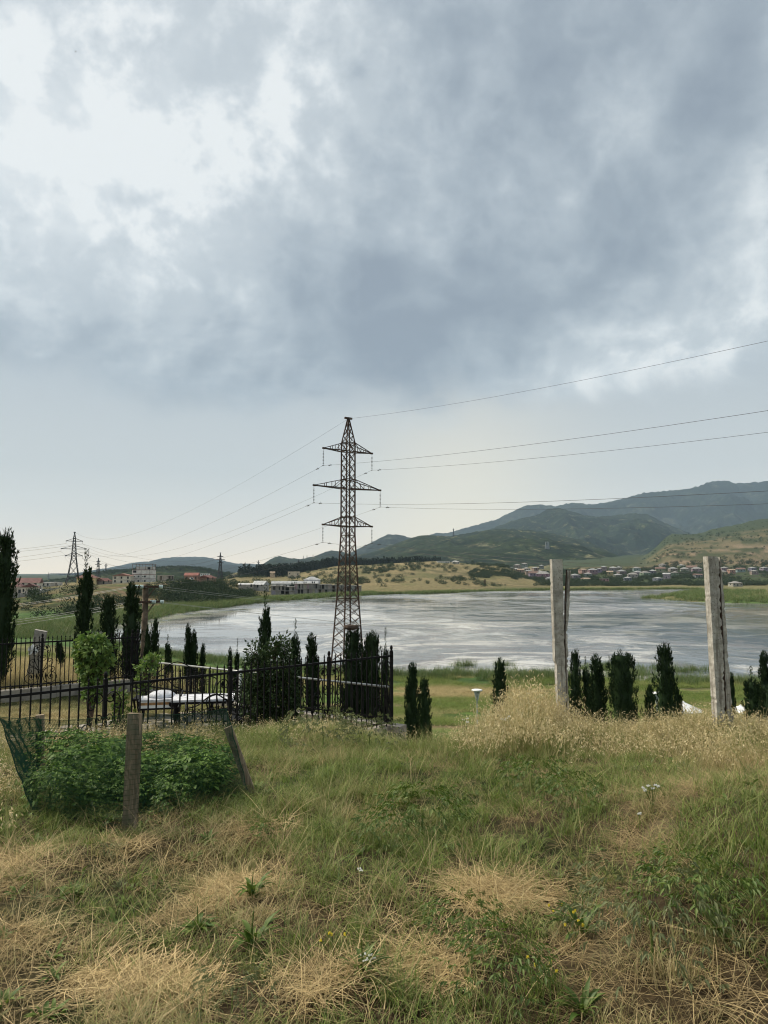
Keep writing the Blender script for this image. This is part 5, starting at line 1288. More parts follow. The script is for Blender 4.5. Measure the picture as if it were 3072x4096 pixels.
# ---- vegetable plants behind the net
def veg_mesh(seed, mat='tomato', h=.46, n=210, leaf=.046):
    rng = np.random.default_rng(seed); C = []; U = []
    for k in range(n):
        a = rng.random()*6.283; f = rng.random()**.6; rr = .05+.24*np.sqrt(rng.random())*(1-.35*f); z = h*(.08+.92*f)
        d = np.array([np.cos(a), np.sin(a), rng.uniform(-.3, .5)]); d /= np.linalg.norm(d)
        b = np.array([rr*np.cos(a), rr*np.sin(a), z]); s = np.array([-np.sin(a), np.cos(a), 0])
        for j in range(5):                                     # five leaflets on a stalk
            o = b+d*leaf*.55*(j//2); side = (0 if j == 4 else (1 if j % 2 else -1))
            u = d*.8+s*side*.9+np.array([0, 0, rng.uniform(-.55, .1)]); u /= np.linalg.norm(u)
            C.append(o); U.append(u*leaf*rng.uniform(.5, 1.5))
    C = np.array(C); U = np.array(U); Wv = np.cross(U, [0, 0, 1.0])+rng.normal(size=U.shape)*.012; Wv = Wv/(np.linalg.norm(Wv, axis=1)[:, None]+1e-9)*(np.linalg.norm(U, axis=1)*(.27 if mat == 'tomato' else .17))[:, None]
    n = len(C); V = np.stack([C, C+U*.45+Wv, C+U+np.array([0, 0, -.012]), C+U*.45-Wv], 1).reshape(-1, 3); F = np.arange(n*4).reshape(n, 4); F = np.concatenate([F[:, [0, 1, 2]], F[:, [0, 2, 3]]])
    return np_mesh('foliage', V, F, mat, False)
VEG = [veg_mesh(s) for s in (1, 2, 3)]
stem_me = MB().tube([(0,0,-.05),(.01,0,.2),(0,.01,.42)], [.012, .009, .005], 5).mesh('stem', 'weed')
rnd = random.Random(31); k = 0
for row, (Y, x0, x1, n) in enumerate([(5.72, 200, 800, 8), (6.15, 180, 850, 10), (6.65, 200, 870, 10), (7.2, 300, 820, 8)]):
    for i in range(n):
        p = at(lerp(x0, x1, (i+rnd.uniform(.1, .9))/n), 3000, Y+rnd.uniform(-.22, .22)); z = gz(p.x, p.y)
        t = thing('vegetable_plant', 'dark vegetable plant in the %s row of the netted patch' % ['front', 'second', 'third', 'back'][row], 'plant', (p.x, p.y, z), rnd.uniform(0, 6), 'vegetable plants in the netted patch')
        s = rnd.uniform(.50, 1.0)*(.82 if row == 0 else .95); w_ = rnd.uniform(.8, 1.25); link('foliage', VEG[k % 3], t, None, (rnd.uniform(-.2, .2), rnd.uniform(-.2, .2), 0), (s*w_, s*w_, s)); link('stem', stem_me, t, None, None, (s, s, s)); k += 1

# ------------------------------------------------------------------ scattering of uncountable growth
def proto_collection(name, meshes):
    c = bpy.data.collections.new(name)
    for i, me in enumerate(meshes):
        o = bpy.data.objects.new('%s_%02d' % (name, i), me); c.objects.link(o)
    return c
def scatter(name, label, pts, rot, scl, idx, tint, coll):
    n = len(pts); me = bpy.data.meshes.new(name); me.vertices.add(n); me.vertices.foreach_set('co', np.asarray(pts, np.float32).ravel())
    def att(nm, typ, data):
        a = me.attributes.new(nm, typ, 'POINT'); a.data.foreach_set('vector' if typ == 'FLOAT_VECTOR' else 'value', np.asarray(data).ravel())
    att('rot', 'FLOAT_VECTOR', np.asarray(rot, np.float32)); att('scl', 'FLOAT_VECTOR', np.asarray(scl, np.float32)); att('idx', 'INT', np.asarray(idx, np.int32)); att('tint', 'FLOAT', np.asarray(tint, np.float32))
    o = link(name, me)
    g = bpy.data.node_groups.new(name, 'GeometryNodeTree')
    g.interface.new_socket('Geometry', in_out='INPUT', socket_type='NodeSocketGeometry'); g.interface.new_socket('Geometry', in_out='OUTPUT', socket_type='NodeSocketGeometry')
    N = g.nodes.new; gi = N('NodeGroupInput'); go = N('NodeGroupOutput'); ip = N('GeometryNodeInstanceOnPoints'); ci = N('GeometryNodeCollectionInfo')
    ci.inputs['Collection'].default_value = coll; ci.inputs['Separate Children'].default_value = True; ci.inputs['Reset Children'].default_value = True
    def na(nm, typ):
        a = N('GeometryNodeInputNamedAttribute'); a.data_type = typ; a.inputs['Name'].default_value = nm
        return [s for s in a.outputs if s.enabled and s.name == 'Attribute'][0]
    e2r = N('FunctionNodeEulerToRotation')
    L = g.links.new
    L(gi.outputs[0], ip.inputs['Points']); L(ci.outputs[0], ip.inputs['Instance']); ip.inputs['Pick Instance'].default_value = True
    L(na('idx', 'INT'), ip.inputs['Instance Index']); L(na('rot', 'FLOAT_VECTOR'), e2r.inputs[0]); L(e2r.outputs[0], ip.inputs['Rotation']); L(na('scl', 'FLOAT_VECTOR'), ip.inputs['Scale'])
    L(ip.outputs[0], go.inputs[0])
    md = o.modifiers.new('scatter', 'NODES'); md.node_group = g
    tag(o, label, kind='stuff'); return o

def blades(seed, n, h, w, spread, curve, seg=4, mat='grass', lie=0.0, jitter=.5):
    """a tuft of curved tapering blades"""
    rng = np.random.default_rng(seed); V = []; F = []
    for i in range(n):
        a = rng.random()*6.283; r = spread*np.sqrt(rng.random()); b = np.array([r*np.cos(a), r*np.sin(a), 0.0])
        az = rng.random()*6.283; d = np.array([np.cos(az), np.sin(az)]); L = h*rng.uniform(1-jitter, 1.15); lean = rng.uniform(.05, .45)+lie; cv = curve*rng.uniform(.4, 1.4)
        s = np.array([-d[1], d[0], 0.0]); o = len(V); p = b.copy(); th = lean
        tw = rng.uniform(-.5, .5); s = s*np.cos(tw)+np.array([d[0], d[1], 0])*np.sin(tw)
        for k in range(seg+1):
            f = k/seg; ww = w*.5*(1-f**1.6*.92)
            V += [p-s*ww, p+s*ww]
            if k: q = o+2*(k-1); F.append((q, q+1, q+3, q+2))
            st = L/seg; p = p+np.array([d[0]*np.sin(th)*st, d[1]*np.sin(th)*st, np.cos(th)*st]); th = min(th+cv/seg, 1.75 if not lie else 1.62)
            if lie: p[2] = max(p[2], .004+.01*rng.random())
    return np_mesh('tuft', np.array(V), np.array(F), mat, False)
def oats(seed, n, h, spread):
    """wild oat stems with nodding pale spikelets; two materials"""
    rng = np.random.default_rng(seed); V = []; F = []; mi = []
    for i in range(n):
        a = rng.random()*6.283; r = spread*np.sqrt(rng.random()); p = np.array([r*np.cos(a), r*np.sin(a), 0.0]); az = rng.random()*6.283; d = np.array([np.cos(az), np.sin(az), 0]); s = np.array([-d[1], d[0], 0])
        L = h*rng.uniform(.6, 1.12); th = rng.uniform(.02, .3); o = len(V); seg = 5; pts = []
        for k in range(seg+1):
            ww = .0016*(1-.6*k/seg); V += [p-s*ww, p+s*ww]; pts.append((p.copy(), th))
            if k: q = o+2*(k-1); F.append((q, q+1, q+3, q+2)); mi.append(0)
            st = L/seg; p = p+(d*np.sin(th)+np.array([0, 0, np.cos(th)]))*st; th += rng.uniform(.0, .22)
        for j in range(rng.integers(4, 8)):
            f = rng.uniform(.58, 1.0); k = f*seg; k0 = min(int(k), seg-1); c = pts[k0][0]*(1-(k-k0))+pts[k0+1][0]*(k-k0)
            e = rng.normal(size=3)*np.array([1, 1, .3]); e /= np.linalg.norm(e); c = c+e*rng.uniform(.01, .035)
            u = e*.45+np.array([0, 0, -.8])+rng.normal(size=3)*.25; u /= np.linalg.norm(u); u *= rng.uniform(.026, .046); wv = np.cross(u, rng.normal(size=3)); wv = wv/np.linalg.norm(wv)*.0048
            o2 = len(V); V += [c, c+u*.4+wv, c+u, c+u*.4-wv]; F.append((o2, o2+1, o2+2, o2+3)); mi.append(1)
    me = np_mesh('oats', np.array(V), np.array(F), 'oat', False); me.materials.append(M['spikelet']); me.polygons.foreach_set('material_index', np.array(mi, np.int32)); return me
def rosette(seed, n, L, w, mat, up=.6):
    rng = np.random.default_rng(seed); V = []; F = []
    for i in range(n):
        az = rng.random()*6.283; d = np.array([np.cos(az), np.sin(az), 0]); s = np.array([-d[1], d[0], 0]); th = rng.uniform(.25, 1.3)*up+.1; p = d*rng.uniform(0, .03); l = L*rng.uniform(.55, 1.15); ww = w*l/L; o = len(V)
        for k, (f, q) in enumerate([(0, .15), (.3, .8), (.55, 1.0), (.8, .65), (1.0, .05)]):
            V += [p-s*ww*q*.5, p+np.array([0, 0, -.12*ww]), p+s*ww*q*.5]
            if k:
                a = o+3*(k-1); F += [(a, a+1, a+4, a+3), (a+1, a+2, a+5, a+4)]
            st = l*.25; p = p+(d*np.sin(th)+np.array([0, 0, np.cos(th)]))*st; th += rng.uniform(.2, .5)
    return np_mesh('rosette', np.array(V), np.array(F), mat, False)

rng = np.random.default_rng(77)
def field(n, y0, y1, ang=33.0, power=1.0):
    """random points on the near meadow in front of the camera"""
    tn = math.tan(math.radians(ang)); area = tn*(y1*y1-y0*y0)
    Y = np.sqrt(rng.uniform(y0*y0, y1*y1, n)); X = Y*tn*rng.uniform(-1, 1, n)
    m = int(n/area*15*(y1-.2)); X2 = rng.uniform(-7.5, 7.5, m); Y2 = rng.uniform(.2, y1, m)
    k = ((np.abs(X2) > Y2*tn) | (Y2 < y0)) & (rng.random(m) < .8); return np.concatenate([X, X2[k]]), np.concatenate([Y, Y2[k]])
def ppx(x, y): return CXP+FPX*x/y
def gpatch(x, y, px, py, rx, ry):
    c = hit(px, py); return np.exp(-(((x-c.x)/rx)**2+((y-c.y)/ry)**2))
def straw_map(x, y):
    s = 0
    for px, py, rx, ry, w in [(480,3960,.42,.26,1.2),(1990,3570,.30,.26,1.15),(1740,3850,.34,.22,1.1),(950,3580,.36,.30,.95),(720,3390,.30,.25,.9),(1060,3340,.36,.25,.9),(90,3480,.40,.4,.75),(1300,3950,.4,.18,.7),(2300,3900,.2,.3,.6),(560,3700,.5,.22,.4),(1080,4000,.3,.15,.7),(60,3760,.3,.2,.5),(2950,3900,.25,.2,.4),(1500,3620,.3,.2,.35)]:
        s = s+w*gpatch(x, y, px, py, rx, ry)
    return s*(.35+1.3*sstep(fbm(x*2.6, y*2.6, 76, 3), .32, .6))
def in_patch(x, y):
    return sdist([(at(130, 3200, 5.2).x, 5.1), (s1.x, s1.y+.1), (s2.x-.05, s2.y+.05), (at(860, 3000, 7.5).x, 7.5), (s3.x, 7.4)], x, y)
GRN = [(1230,3830,.24,.16),(650,3560,.35,.3),(1560,3480,.5,.45),(380,3660,.3,.2),(1250,3420,.45,.5),(1950,3330,.6,.6),(2300,3480,.4,.5),(3020,3500,.5,.8),(2250,4000,.3,.2),(1100,3250,.5,.6),(1900,3960,.3,.2),(2050,3180,.8,.9),(1400,3150,.7,.9)]
def green_map(x, y):
    g = 0
    for px, py, rx, ry in GRN: g = g+gpatch(x, y, px, py, rx, ry)
    return g
def grass_tint(x, y):
    """0 fresh green ... 1 dry"""
    px = ppx(x, y)
    t = .13+2.6*(fbm(x*.9, y*.7, 61, 4)-.5)+1.3*(fbm(x*3.5, y*3.5, 62, 3)-.5)
    t = t-.38*green_map(x, y)+.25*np.minimum(straw_map(x, y), 1.2)
    t = t+.26*sstep(y, 7.0, 9.5)*sstep(px, 1750, 2050)+.12*sstep(y, 8, 10)
    t = t+.30*(1-sstep(path_dist(x, y), .03, .22))
    t = t+.22*(1-sstep(px, 0, 260))*sstep(-y, -5.5, -3.5)
    return np.clip(t, .02, 1)

# ---- short meadow grass
GR = proto_collection('grass_tuft', [blades(s, 26, h, w, .07, c, 4) for s, h, w, c in [(1,.10,.0034,1.2),(2,.14,.0036,1.4),(3,.19,.0038,1.5),(4,.15,.003,1.0),(5,.24,.0036,1.6),(6,.08,.004,1.0)]])
X, Y = field(19000, 2.0, 13.2)
pdist = path_dist(X, Y); sm = straw_map(X, Y); yd = sdist(YARD, X, Y); cl = fbm(X*2.3, Y*2.3, 63, 3)
keep = (rng.random(len(X)) < np.clip(1.05-.68*np.minimum(sm, 1), .14, 1)*np.clip(.35+sstep(pdist, .03, .18), 0, 1)*np.clip(.25+2.2*(cl-.30), .15, 1)) & (yd < -.1)
X, Y = X[keep], Y[keep]; Z = ground_z(X, Y); tn = grass_tint(X, Y); gm = np.minimum(green_map(X, Y), 1); n = len(X)
hs = (.55+.7*rng.random(n))*(1+.15*gm)*np.clip(.70+.9*(fbm(X*1.2, Y*1.2, 64, 3)-.3), .6, 1.4)*(1+.4*sstep(Y, 7, 10))
hs *= .78*(1+.15*sstep(ppx(X, Y), 2750, 3000)*(1-sstep(Y, 6.5, 8))*sstep(path_dist(X, Y), .2, .5))
scatter('meadow_grass', 'mixed green and yellowing meadow grass on the near slope', np.stack([X, Y, Z-.005], 1), np.stack([rng.normal(0, .12, n), rng.normal(0, .12, n), rng.random(n)*6.283], 1), np.stack([.8+.5*rng.random(n)]*2+[hs], 1), rng.integers(0, 6, n), tn, GR)
# ---- long drooping green tufts
GT = proto_collection('long_tuft', [blades(20+s, 55, .30, .0042, .05, 2.1, 6) for s in range(3)])
X, Y = field(1500, 2.2, 11.5); gm = green_map(X, Y); keep = (rng.random(len(X)) < np.clip(gm*.5+.06, 0, 1)*sstep(path_dist(X, Y), .15, .4)*np.clip(1-.9*straw_map(X, Y), .02, 1)) & (sdist(YARD, X, Y) < -.1); X, Y = X[keep], Y[keep]; n = len(X)
scatter('long_grass', 'drooping long green grass tufts in the meadow', np.stack([X, Y, ground_z(X, Y)-.01], 1), np.stack([rng.normal(0, .1, n), rng.normal(0, .1, n), rng.random(n)*6.283], 1), np.stack([.45+.4*rng.random(n)]*3, 1)*(.8+.3*np.minimum(green_map(X, Y), 1))[:, None], rng.integers(0, 3, n), np.clip(grass_tint(X, Y)*.75-.05, 0, .8), GT)
# ---- fallen straw
STW = proto_collection('straw_mat', [blades(30+s, 34, .30, .0028, .10, .5, 5, 'straw', 1.15, .6) for s in range(4)])
X, Y = field(9500, 2.0, 9.5); sm = straw_map(X, Y); p = np.clip(.09+.70*sm, 0, 1)*(1-.6*np.minimum(green_map(X, Y), 1)); p = np.maximum(p, .55*(1-sstep(path_dist(X, Y), .1, .34)))
p = p*np.clip(.3+2*(fbm(X*1.7, Y*1.7, 65, 3)-.25), .25, 1.1)
keep = (rng.random(len(X)) < p) & (in_patch(X, Y) < 0) & (sdist(YARD, X, Y) < -.1); X, Y = X[keep], Y[keep]; n = len(X); sm = np.minimum(straw_map(X, Y), 1.2)
scatter('fallen_straw', 'flattened dry straw lying over the meadow', np.stack([X, Y, ground_z(X, Y)+rng.random(n)*.035*sm], 1), np.stack([rng.normal(0, .13, n), rng.normal(0, .13, n), rng.random(n)*6.283], 1), np.stack([.6+.6*rng.random(n)]*2+[.9+1.2*rng.random(n)*sm], 1), rng.integers(0, 4, n), np.clip(1.0-.9*sm+rng.normal(0, .15, n), 0, 1), STW)
# ---- thin dry bent stalks
ST2 = proto_collection('dry_stalk', [blades(40+s, 9, .42, .0026, .10, 1.1, 6, 'straw', .25, .5) for s in range(3)])
X, Y = field(5200, 2.2, 11); keep = (rng.random(len(X)) < .35+.45*grass_tint(X, Y)) & (sdist(YARD, X, Y) < -.1) & (in_patch(X, Y) < 0) & (path_dist(X, Y) > .12); X, Y = X[keep], Y[keep]; n = len(X)
scatter('dry_stalks', 'thin bent dry stalks among the meadow grass', np.stack([X, Y, ground_z(X, Y)], 1), np.stack([rng.normal(0, .2, n), rng.normal(0, .2, n), rng.random(n)*6.283], 1), np.stack([.35+.55*rng.random(n)**1.5]*3, 1), rng.integers(0, 3, n), rng.random(n)*.8, ST2)
# ---- wild oats on the crest, along the fence and inside the patch
OA = proto_collection('oat_clump', [oats(50+s, 10, .48, .10) for s in range(4)])
X, Y = field(6500, 5.0, 12.9, 32); px = ppx(X, Y)
p = (.80+.5*np.exp(-((px-2080)/160)**2))*sstep(px, 1750, 1950)*sstep(Y, 7.2, 8.6)*(1-sstep(Y, 10.6, 11.2))+.35*sstep(px, 2600, 2900)*sstep(Y, 6, 7.5)*(1-sstep(Y, 9.5, 11))+.38*sstep(px, 930, 1030)*(1-sstep(px, 1420, 1560))*sstep(Y, 8.4, 9.6)*(1-sstep(Y, 11.5, 12.5))
p = p+.55*sstep(px, 1400, 1500)*(1-sstep(px, 1850, 1950))*sstep(Y, 9.2, 10.5)+.7*np.exp(-((px-370)/90)**2)*sstep(Y, 7.2, 7.6)*(1-sstep(Y, 8.3, 8.7))+.45*(1-sstep(px, 900, 1000))*sstep(Y, 7.6, 8.2)*(1-sstep(Y, 9, 10))+.3*(1-sstep(px, 40, 160))*sstep(Y, 4.6, 5.2)*(1-sstep(Y, 6.5, 8))
keep = (rng.random(len(X)) < p*np.clip(.35+1.6*(fbm(X*1.1, Y*1.1, 66, 3)-.2), .3, 1)) & (sdist(YARD, X, Y) < -.12); X, Y = X[keep], Y[keep]; n = len(X); px = ppx(X, Y)
hh = .42+.48*rng.random(n)**1.6+.55*np.exp(-((px-2080)/150)**2)-.22*sstep(px, 900, 1000)*(1-sstep(px, 1560, 1750))
scatter('wild_oats', 'tall dry wild oats with pale nodding spikelets on the crest', np.stack([X, Y, ground_z(X, Y)-.02], 1), np.stack([rng.normal(0, .14, n), rng.normal(0, .14, n), rng.random(n)*6.283], 1), np.stack([.9+.3*rng.random(n)]*2+[hh], 1), rng.integers(0, 4, n), np.clip(.36+1.6*(fbm(X*.8, Y*.8, 67, 3)-.4), 0, 1), OA)
# ---- tall green-yellow crest grass under the oats
TG = proto_collection('tall_grass', [blades(60+s, 30, .36, .0036, .10, 1.0, 5) for s in range(3)])
X, Y = field(3600, 6.2, 13.0, 32); px = ppx(X, Y)
p = .55*sstep(Y, 6.8, 8.6); p = np.maximum(p, .6*sstep(px, 2700, 2900)*sstep(Y, 5, 6))
keep = (rng.random(len(X)) < p) & (sdist(YARD, X, Y) < -.12) & (path_dist(X, Y) > .2) & (in_patch(X, Y) < .05); X, Y = X[keep], Y[keep]; n = len(X)
scatter('tall_grass', 'knee-high half dry grass on the crest of the slope', np.stack([X, Y, ground_z(X, Y)-.02], 1), np.stack([rng.normal(0, .15, n), rng.normal(0, .15, n), rng.random(n)*6.283], 1), np.stack([.6+.5*rng.random(n)]*2+[(.6+.5*rng.random(n))*(1-.35*sstep(ppx(X, Y), 900, 1000)*(1-sstep(ppx(X, Y), 1560, 1750)))], 1), rng.integers(0, 3, n), np.clip(grass_tint(X, Y)*.9+.15-.2*sstep(ppx(X, Y), 900, 1000)*(1-sstep(ppx(X, Y), 1560, 1750)), .1, 1), TG)
# ---- small broadleaf herbs
HB = proto_collection('herb', [rosette(70, 14, .06, .016, 'weed'), rosette(71, 18, .05, .011, 'weed', .5), rosette(72, 18, .06, .009, 'grey_weed', .5), rosette(73, 11, .075, .020, 'weed', .8)])
X, Y = field(3200, 2.3, 10.5); keep = (rng.random(len(X)) < .6*np.clip(3*(fbm(X*1.3, Y*1.3, 75, 3)-.35), .1, 1)*np.clip(1.1-straw_map(X, Y), .1, 1)*sstep(path_dist(X, Y), .15, .35)) & (sdist(YARD, X, Y) < -.1); X, Y = X[keep], Y[keep]; n = len(X)
scatter('small_herbs', 'small broadleaf herbs scattered through the meadow', np.stack([X, Y, ground_z(X, Y)+.01], 1), np.stack([rng.normal(0, .15, n), rng.normal(0, .15, n), rng.random(n)*6.283], 1), np.stack([.55+.7*rng.random(n)]*3, 1), rng.integers(0, 4, n), np.zeros(n), HB)
# ---- yard lawn and the dry ground beyond the far left fence
X = rng.uniform(-10, .3, 9000); Y = rng.uniform(8.5, 17, 9000); yd = sdist(YARD, X, Y); keep = (yd > .15) & ((X+4.0)**2/2.6**2+(Y-12.9)**2/1.6**2 > rng.uniform(.5, 1.1, len(X))); X, Y = X[keep], Y[keep]; n = len(X)
scatter('yard_grass', 'short worn lawn inside the fenced yard', np.stack([X, Y, ground_z(X, Y)-.01], 1), np.stack([rng.normal(0, .1, n), rng.normal(0, .1, n), rng.random(n)*6.283], 1), np.stack([.9+.5*rng.random(n)]*2+[.35+.35*rng.random(n)], 1), rng.integers(0, 6, n), np.clip(.55+1.3*(fbm(X*.8, Y*.8, 68, 3)-.5), .1, 1), GR)
Y = np.sqrt(rng.uniform(16**2, 48**2, 14000)); X = Y*np.tan(np.radians(rng.uniform(-36, -15, 14000))); keep = (sdist(YARD, X, Y) < -.2) & (rng.random(len(X)) < 1-.6*sstep(ppx(X, Y), 330, 560)); X, Y = X[keep], Y[keep]; n = len(X)
scatter('bank_grass', 'dry pale grass beyond the far left fence', np.stack([X, Y, ground_z(X, Y)-.02], 1), np.stack([rng.normal(0, .15, n), rng.normal(0, .15, n), rng.random(n)*6.283], 1), np.stack([1.2+.8*rng.random(n)]*2+[.7+.6*rng.random(n)], 1), rng.integers(0, 3, n), np.clip(.85-.9*sstep(Y+20*(fbm(X/6, Y/6, 69, 3)-.5), 26, 44)+rng.normal(0, .15, n), 0, 1), TG)
# ---- lower lawn tufts
Y = np.sqrt(rng.uniform(48**2, 92**2, 26000)); X = Y*np.tan(np.radians(rng.uniform(-20, 33, 26000))); keep = fbm(X/5, Y/5, 70, 3) > .38; X, Y = X[keep], Y[keep]; n = len(X)
strip = sstep(-np.abs(Y-74), -8, -2)*sstep(ppx(X, Y), 1400, 1600)*(1-sstep(ppx(X, Y), 2050, 2300))
scatter('lawn_grass', 'uneven green lawn on the lower terrace by the lake', np.stack([X, Y, ground_z(X, Y)-.03], 1), np.stack([rng.normal(0, .15, n), rng.normal(0, .15, n), rng.random(n)*6.283], 1), np.stack([2.6+2*rng.random(n)]*2+[.45+.5*rng.random(n)+.5*sstep(Y, 78, 90)], 1), rng.integers(0, 3, n), np.clip(.10+1.9*(fbm(X/6, Y/4, 71, 3)-.5)+.7*strip, 0, 1), TG)

# ---- reeds along the shores
RD = proto_collection('reed_clump', [blades(80+s, 26, 1.5, .03, .45, .5, 4, 'reed') for s in range(3)])
def shore(n, off, amp, side, lo, hi):
    px = rng.uniform(lo, hi, n); base = np.interp(px, PX_YN if side == 0 else PX_YF, V_YN if side == 0 else V_YF); y = base+off+rng.normal(0, amp, n); return upx(px)*y, y
A = [shore(1900, -2.5, 2.2, 0, 640, 3600), shore(900, -4, 3.5, 0, -300, 900)]
iso = []
for px, py, r, k in [(2450, 2668, 2.6, 130), (2745, 2675, 1.7, 60), (2010, 2655, .7, 16), (1855, 2655, .8, 22), (2520, 2690, 2, 60), (1880, 2693, 3.5, 130), (2230, 2700, 2, 40), (2170,2690,1.5,20), (860,2630,2.5,40)]:
    d = at(px, py+8, 1.0); yy = LAKE/d.z; iso.append((d.x*yy+rng.normal(0, r*1.0, k), yy+rng.normal(0, r*.6, k)))
X = np.concatenate([a[0] for a in A]+[i[0] for i in iso]); Y = np.concatenate([a[1] for a in A]+[i[1] for i in iso]); n = len(X); Z = np.maximum(ground_z(X, Y), LAKE-.1)
keep = (fbm(X/6, Y/6, 72, 3) > .36) | (np.arange(n) >= 2800); X, Y, Z = X[keep], Y[keep], Z[keep]; n = len(X)
scatter('shore_reeds', 'green reeds along the near shore and in the shallows', np.stack([X, Y, Z-.05], 1), np.stack([rng.normal(0, .08, n), rng.normal(0, .08, n), rng.random(n)*6.283], 1), np.stack([.8+.5*rng.random(n)]*2+[.45+.6*rng.random(n)], 1), rng.integers(0, 3, n), rng.random(n)*.35, RD)
A = [shore(5200, 9, 6, 1, -200, 1500), shore(900, 3, 2, 1, 1500, 2800)]
xp = rng.uniform(130, 340, 9000); yp = rng.uniform(315, 520, 9000); pdv = sdist(PEN, xp, yp); kk = (pdv > 1) & (rng.random(9000) < .25+.75*np.exp(-((pdv-14)/16)**2)) & (fbm(xp/12, yp/12, 73, 3) > .42)
xs = rng.uniform(20, 60, 500); spx = rng.uniform(1640, 1830, 220); sy = np.interp(spx, PX_YF, V_YF)-9+rng.normal(0, 3, 220)
X = np.concatenate([a[0] for a in A]+[xp[kk], upx(spx)*sy]); Y = np.concatenate([a[1] for a in A]+[yp[kk], sy]); n = len(X)
scatter('far_reeds', 'green reed belt along the far shore and the spit', np.stack([X, Y, np.maximum(ground_z(X, Y), LAKE)-.1], 1), np.stack([rng.normal(0, .08, n), rng.normal(0, .08, n), rng.random(n)*6.283], 1), np.stack([2.6+2*rng.random(n)]*2+[1.0+.8*rng.random(n)], 1), rng.integers(0, 3, n), rng.random(n)*.35, RD)

# ---- far trees and scrub
def blob_tree(seed, n=260, R=1.0, H=1.0, leaf=.20, mat='far_tree', pine=False):
    rg = np.random.default_rng(seed); 
    if pine:
        t = rg.random(n)**.8; a = rg.random(n)*6.283; r = R*(1-t)*np.sqrt(rg.uniform(.3, 1, n))+.03; C = np.stack([r*np.cos(a), r*np.sin(a), H*(.1+.9*t)], 1); U = np.stack([np.cos(a)*.8, np.sin(a)*.8, rg.uniform(-.1, .8, n)], 1)
    else:
        lob = rg.normal(size=(6, 3))*np.array([.42, .42, .25]); k = rg.integers(0, 6, n); v = rvec(rg, n); C = lob[k]*R+v*R*np.cbrt(rg.uniform(.3, 1, n))[:, None]*rg.uniform(.45, .7); C[:, 2] = C[:, 2]*H*.8+H*.62; U = v+rg.normal(size=(n, 3))*.6
    U = U/np.linalg.norm(U, axis=1)[:, None]*(leaf*rg.uniform(.6, 1.4, n))[:, None]; Wv = perp(rg, U)*(leaf*.32)
    return quads_mesh('tree', C, U, Wv, mat)
BT = proto_collection('bush', [blob_tree(s) for s in (1, 2, 3, 4)]); PT = proto_collection('pine', [blob_tree(s, 170, .24, 1.0, .12, 'far_pine', True) for s in (5, 6, 7)])
def put(name, label, X, Y, size, coll, k, sq=.15):
    n = len(X); s = size*(.6+.8*rng.random(n)); scatter(name, label, np.stack([X, Y, ground_z(X, Y)-.1*s], 1), np.stack([np.zeros(n), np.zeros(n), rng.random(n)*6.283], 1), np.stack([s*(1+sq*rng.normal(0, 1, n)), s, s*(.85+.3*rng.random(n))], 1), rng.integers(0, k, n), np.zeros(n), coll)
VXY = np.array([tuple(o.location)[:2] for o in bpy.data.objects if o.get('group') == 'village houses among trees'])
def clear(XY):
    X, Y = XY; d = np.full(len(X), True)
    for hx, hy in VXY: d &= ~((np.abs(X*hy/Y-hx) < 7.5) & (Y < hy+8) & (Y > hy-18))
    return X[d], Y[d]
def zone(n, p0, p1, q0, q1, thr=.0, sc=20, seed=80):
    px = rng.uniform(p0, p1, n); q = rng.uniform(q0, q1, n); Y = np.interp(px, PX_YF, V_YF)+q; X = upx(px)*Y; k = fbm(X/sc, Y/sc, seed, 3) > thr; return X[k], Y[k]
def cat_(*a): return np.concatenate([i[0] for i in a]), np.concatenate([i[1] for i in a])
put('village_trees', 'dark green trees between the village houses', *clear(cat_(zone(4200, 2130, 3500, 125, 640, .38, 40, 81), zone(600, 1890, 2200, 300, 620, .38, 40, 82), zone(200, 1880, 2080, 230, 330, .42, 30, 83), zone(260, 2230, 3300, 118, 140, .3))), 2.5, BT, 4)
put('bluff_bushes', 'dark bushes clothing the end of the left bluff', *cat_(zone(560, 690, 1010, 18, 80, .44, 13, 84), zone(120, 520, 800, 30, 85, .54, 12, 85), zone(170, 60, 700, 30, 110, .58, 9, 86)), 2.1, BT, 4)
put('hill_scrub', 'scattered scrub on the dry hills', *cat_(zone(520, 1350, 2050, 90, 520, .48, 40, 87), zone(150, 1000, 1450, 150, 500, .5, 40, 88), zone(900, 2560, 3400, 560, 1400, .48, 60, 89), zone(60, 1480, 1900, 300, 500, .5)), 2.3, BT, 4)
put('house_trees', 'garden trees around the houses on the left bluff and shore', *cat_(zone(90, 860, 1450, 130, 260, .45, 30, 90), zone(60, 640, 900, 330, 560, .45, 30, 91), zone(60, 860, 1060, 400, 620, .4, 40)), 2.6, BT, 4)
px = rng.uniform(960, 1760, 1900); base = np.interp(px, [960, 1100, 1300, 1500, 1760], [760, 800, 980, 1080, 1120]); Y = base+rng.uniform(0, 150, 1900); X = upx(px)*Y; k = (rng.random(1900) < np.interp(px, [960, 1080, 1200, 1700, 1760], [.25, .6, 1, 1, .2]))
put('pine_wood', 'dark belt of pines behind the straw hill', X[k], Y[k], 9.5, PT, 3, .1)
px = rng.uniform(120, 960, 700); Y = 1480+rng.uniform(-60, 60, 700)
X = upx(px)*Y; prof = np.interp(px, [60,190,260,340,400,440,520,620,700,760,820,880,960,1040], [2345,2326,2318,2300,2290,2284,2280,2272,2268,2269,2274,2288,2300,2312])
n = len(X); zz = np.array([at(a, b, 1500).z for a, b in zip(px, prof)]); s = 3.6*(.6+.8*rng.random(n))
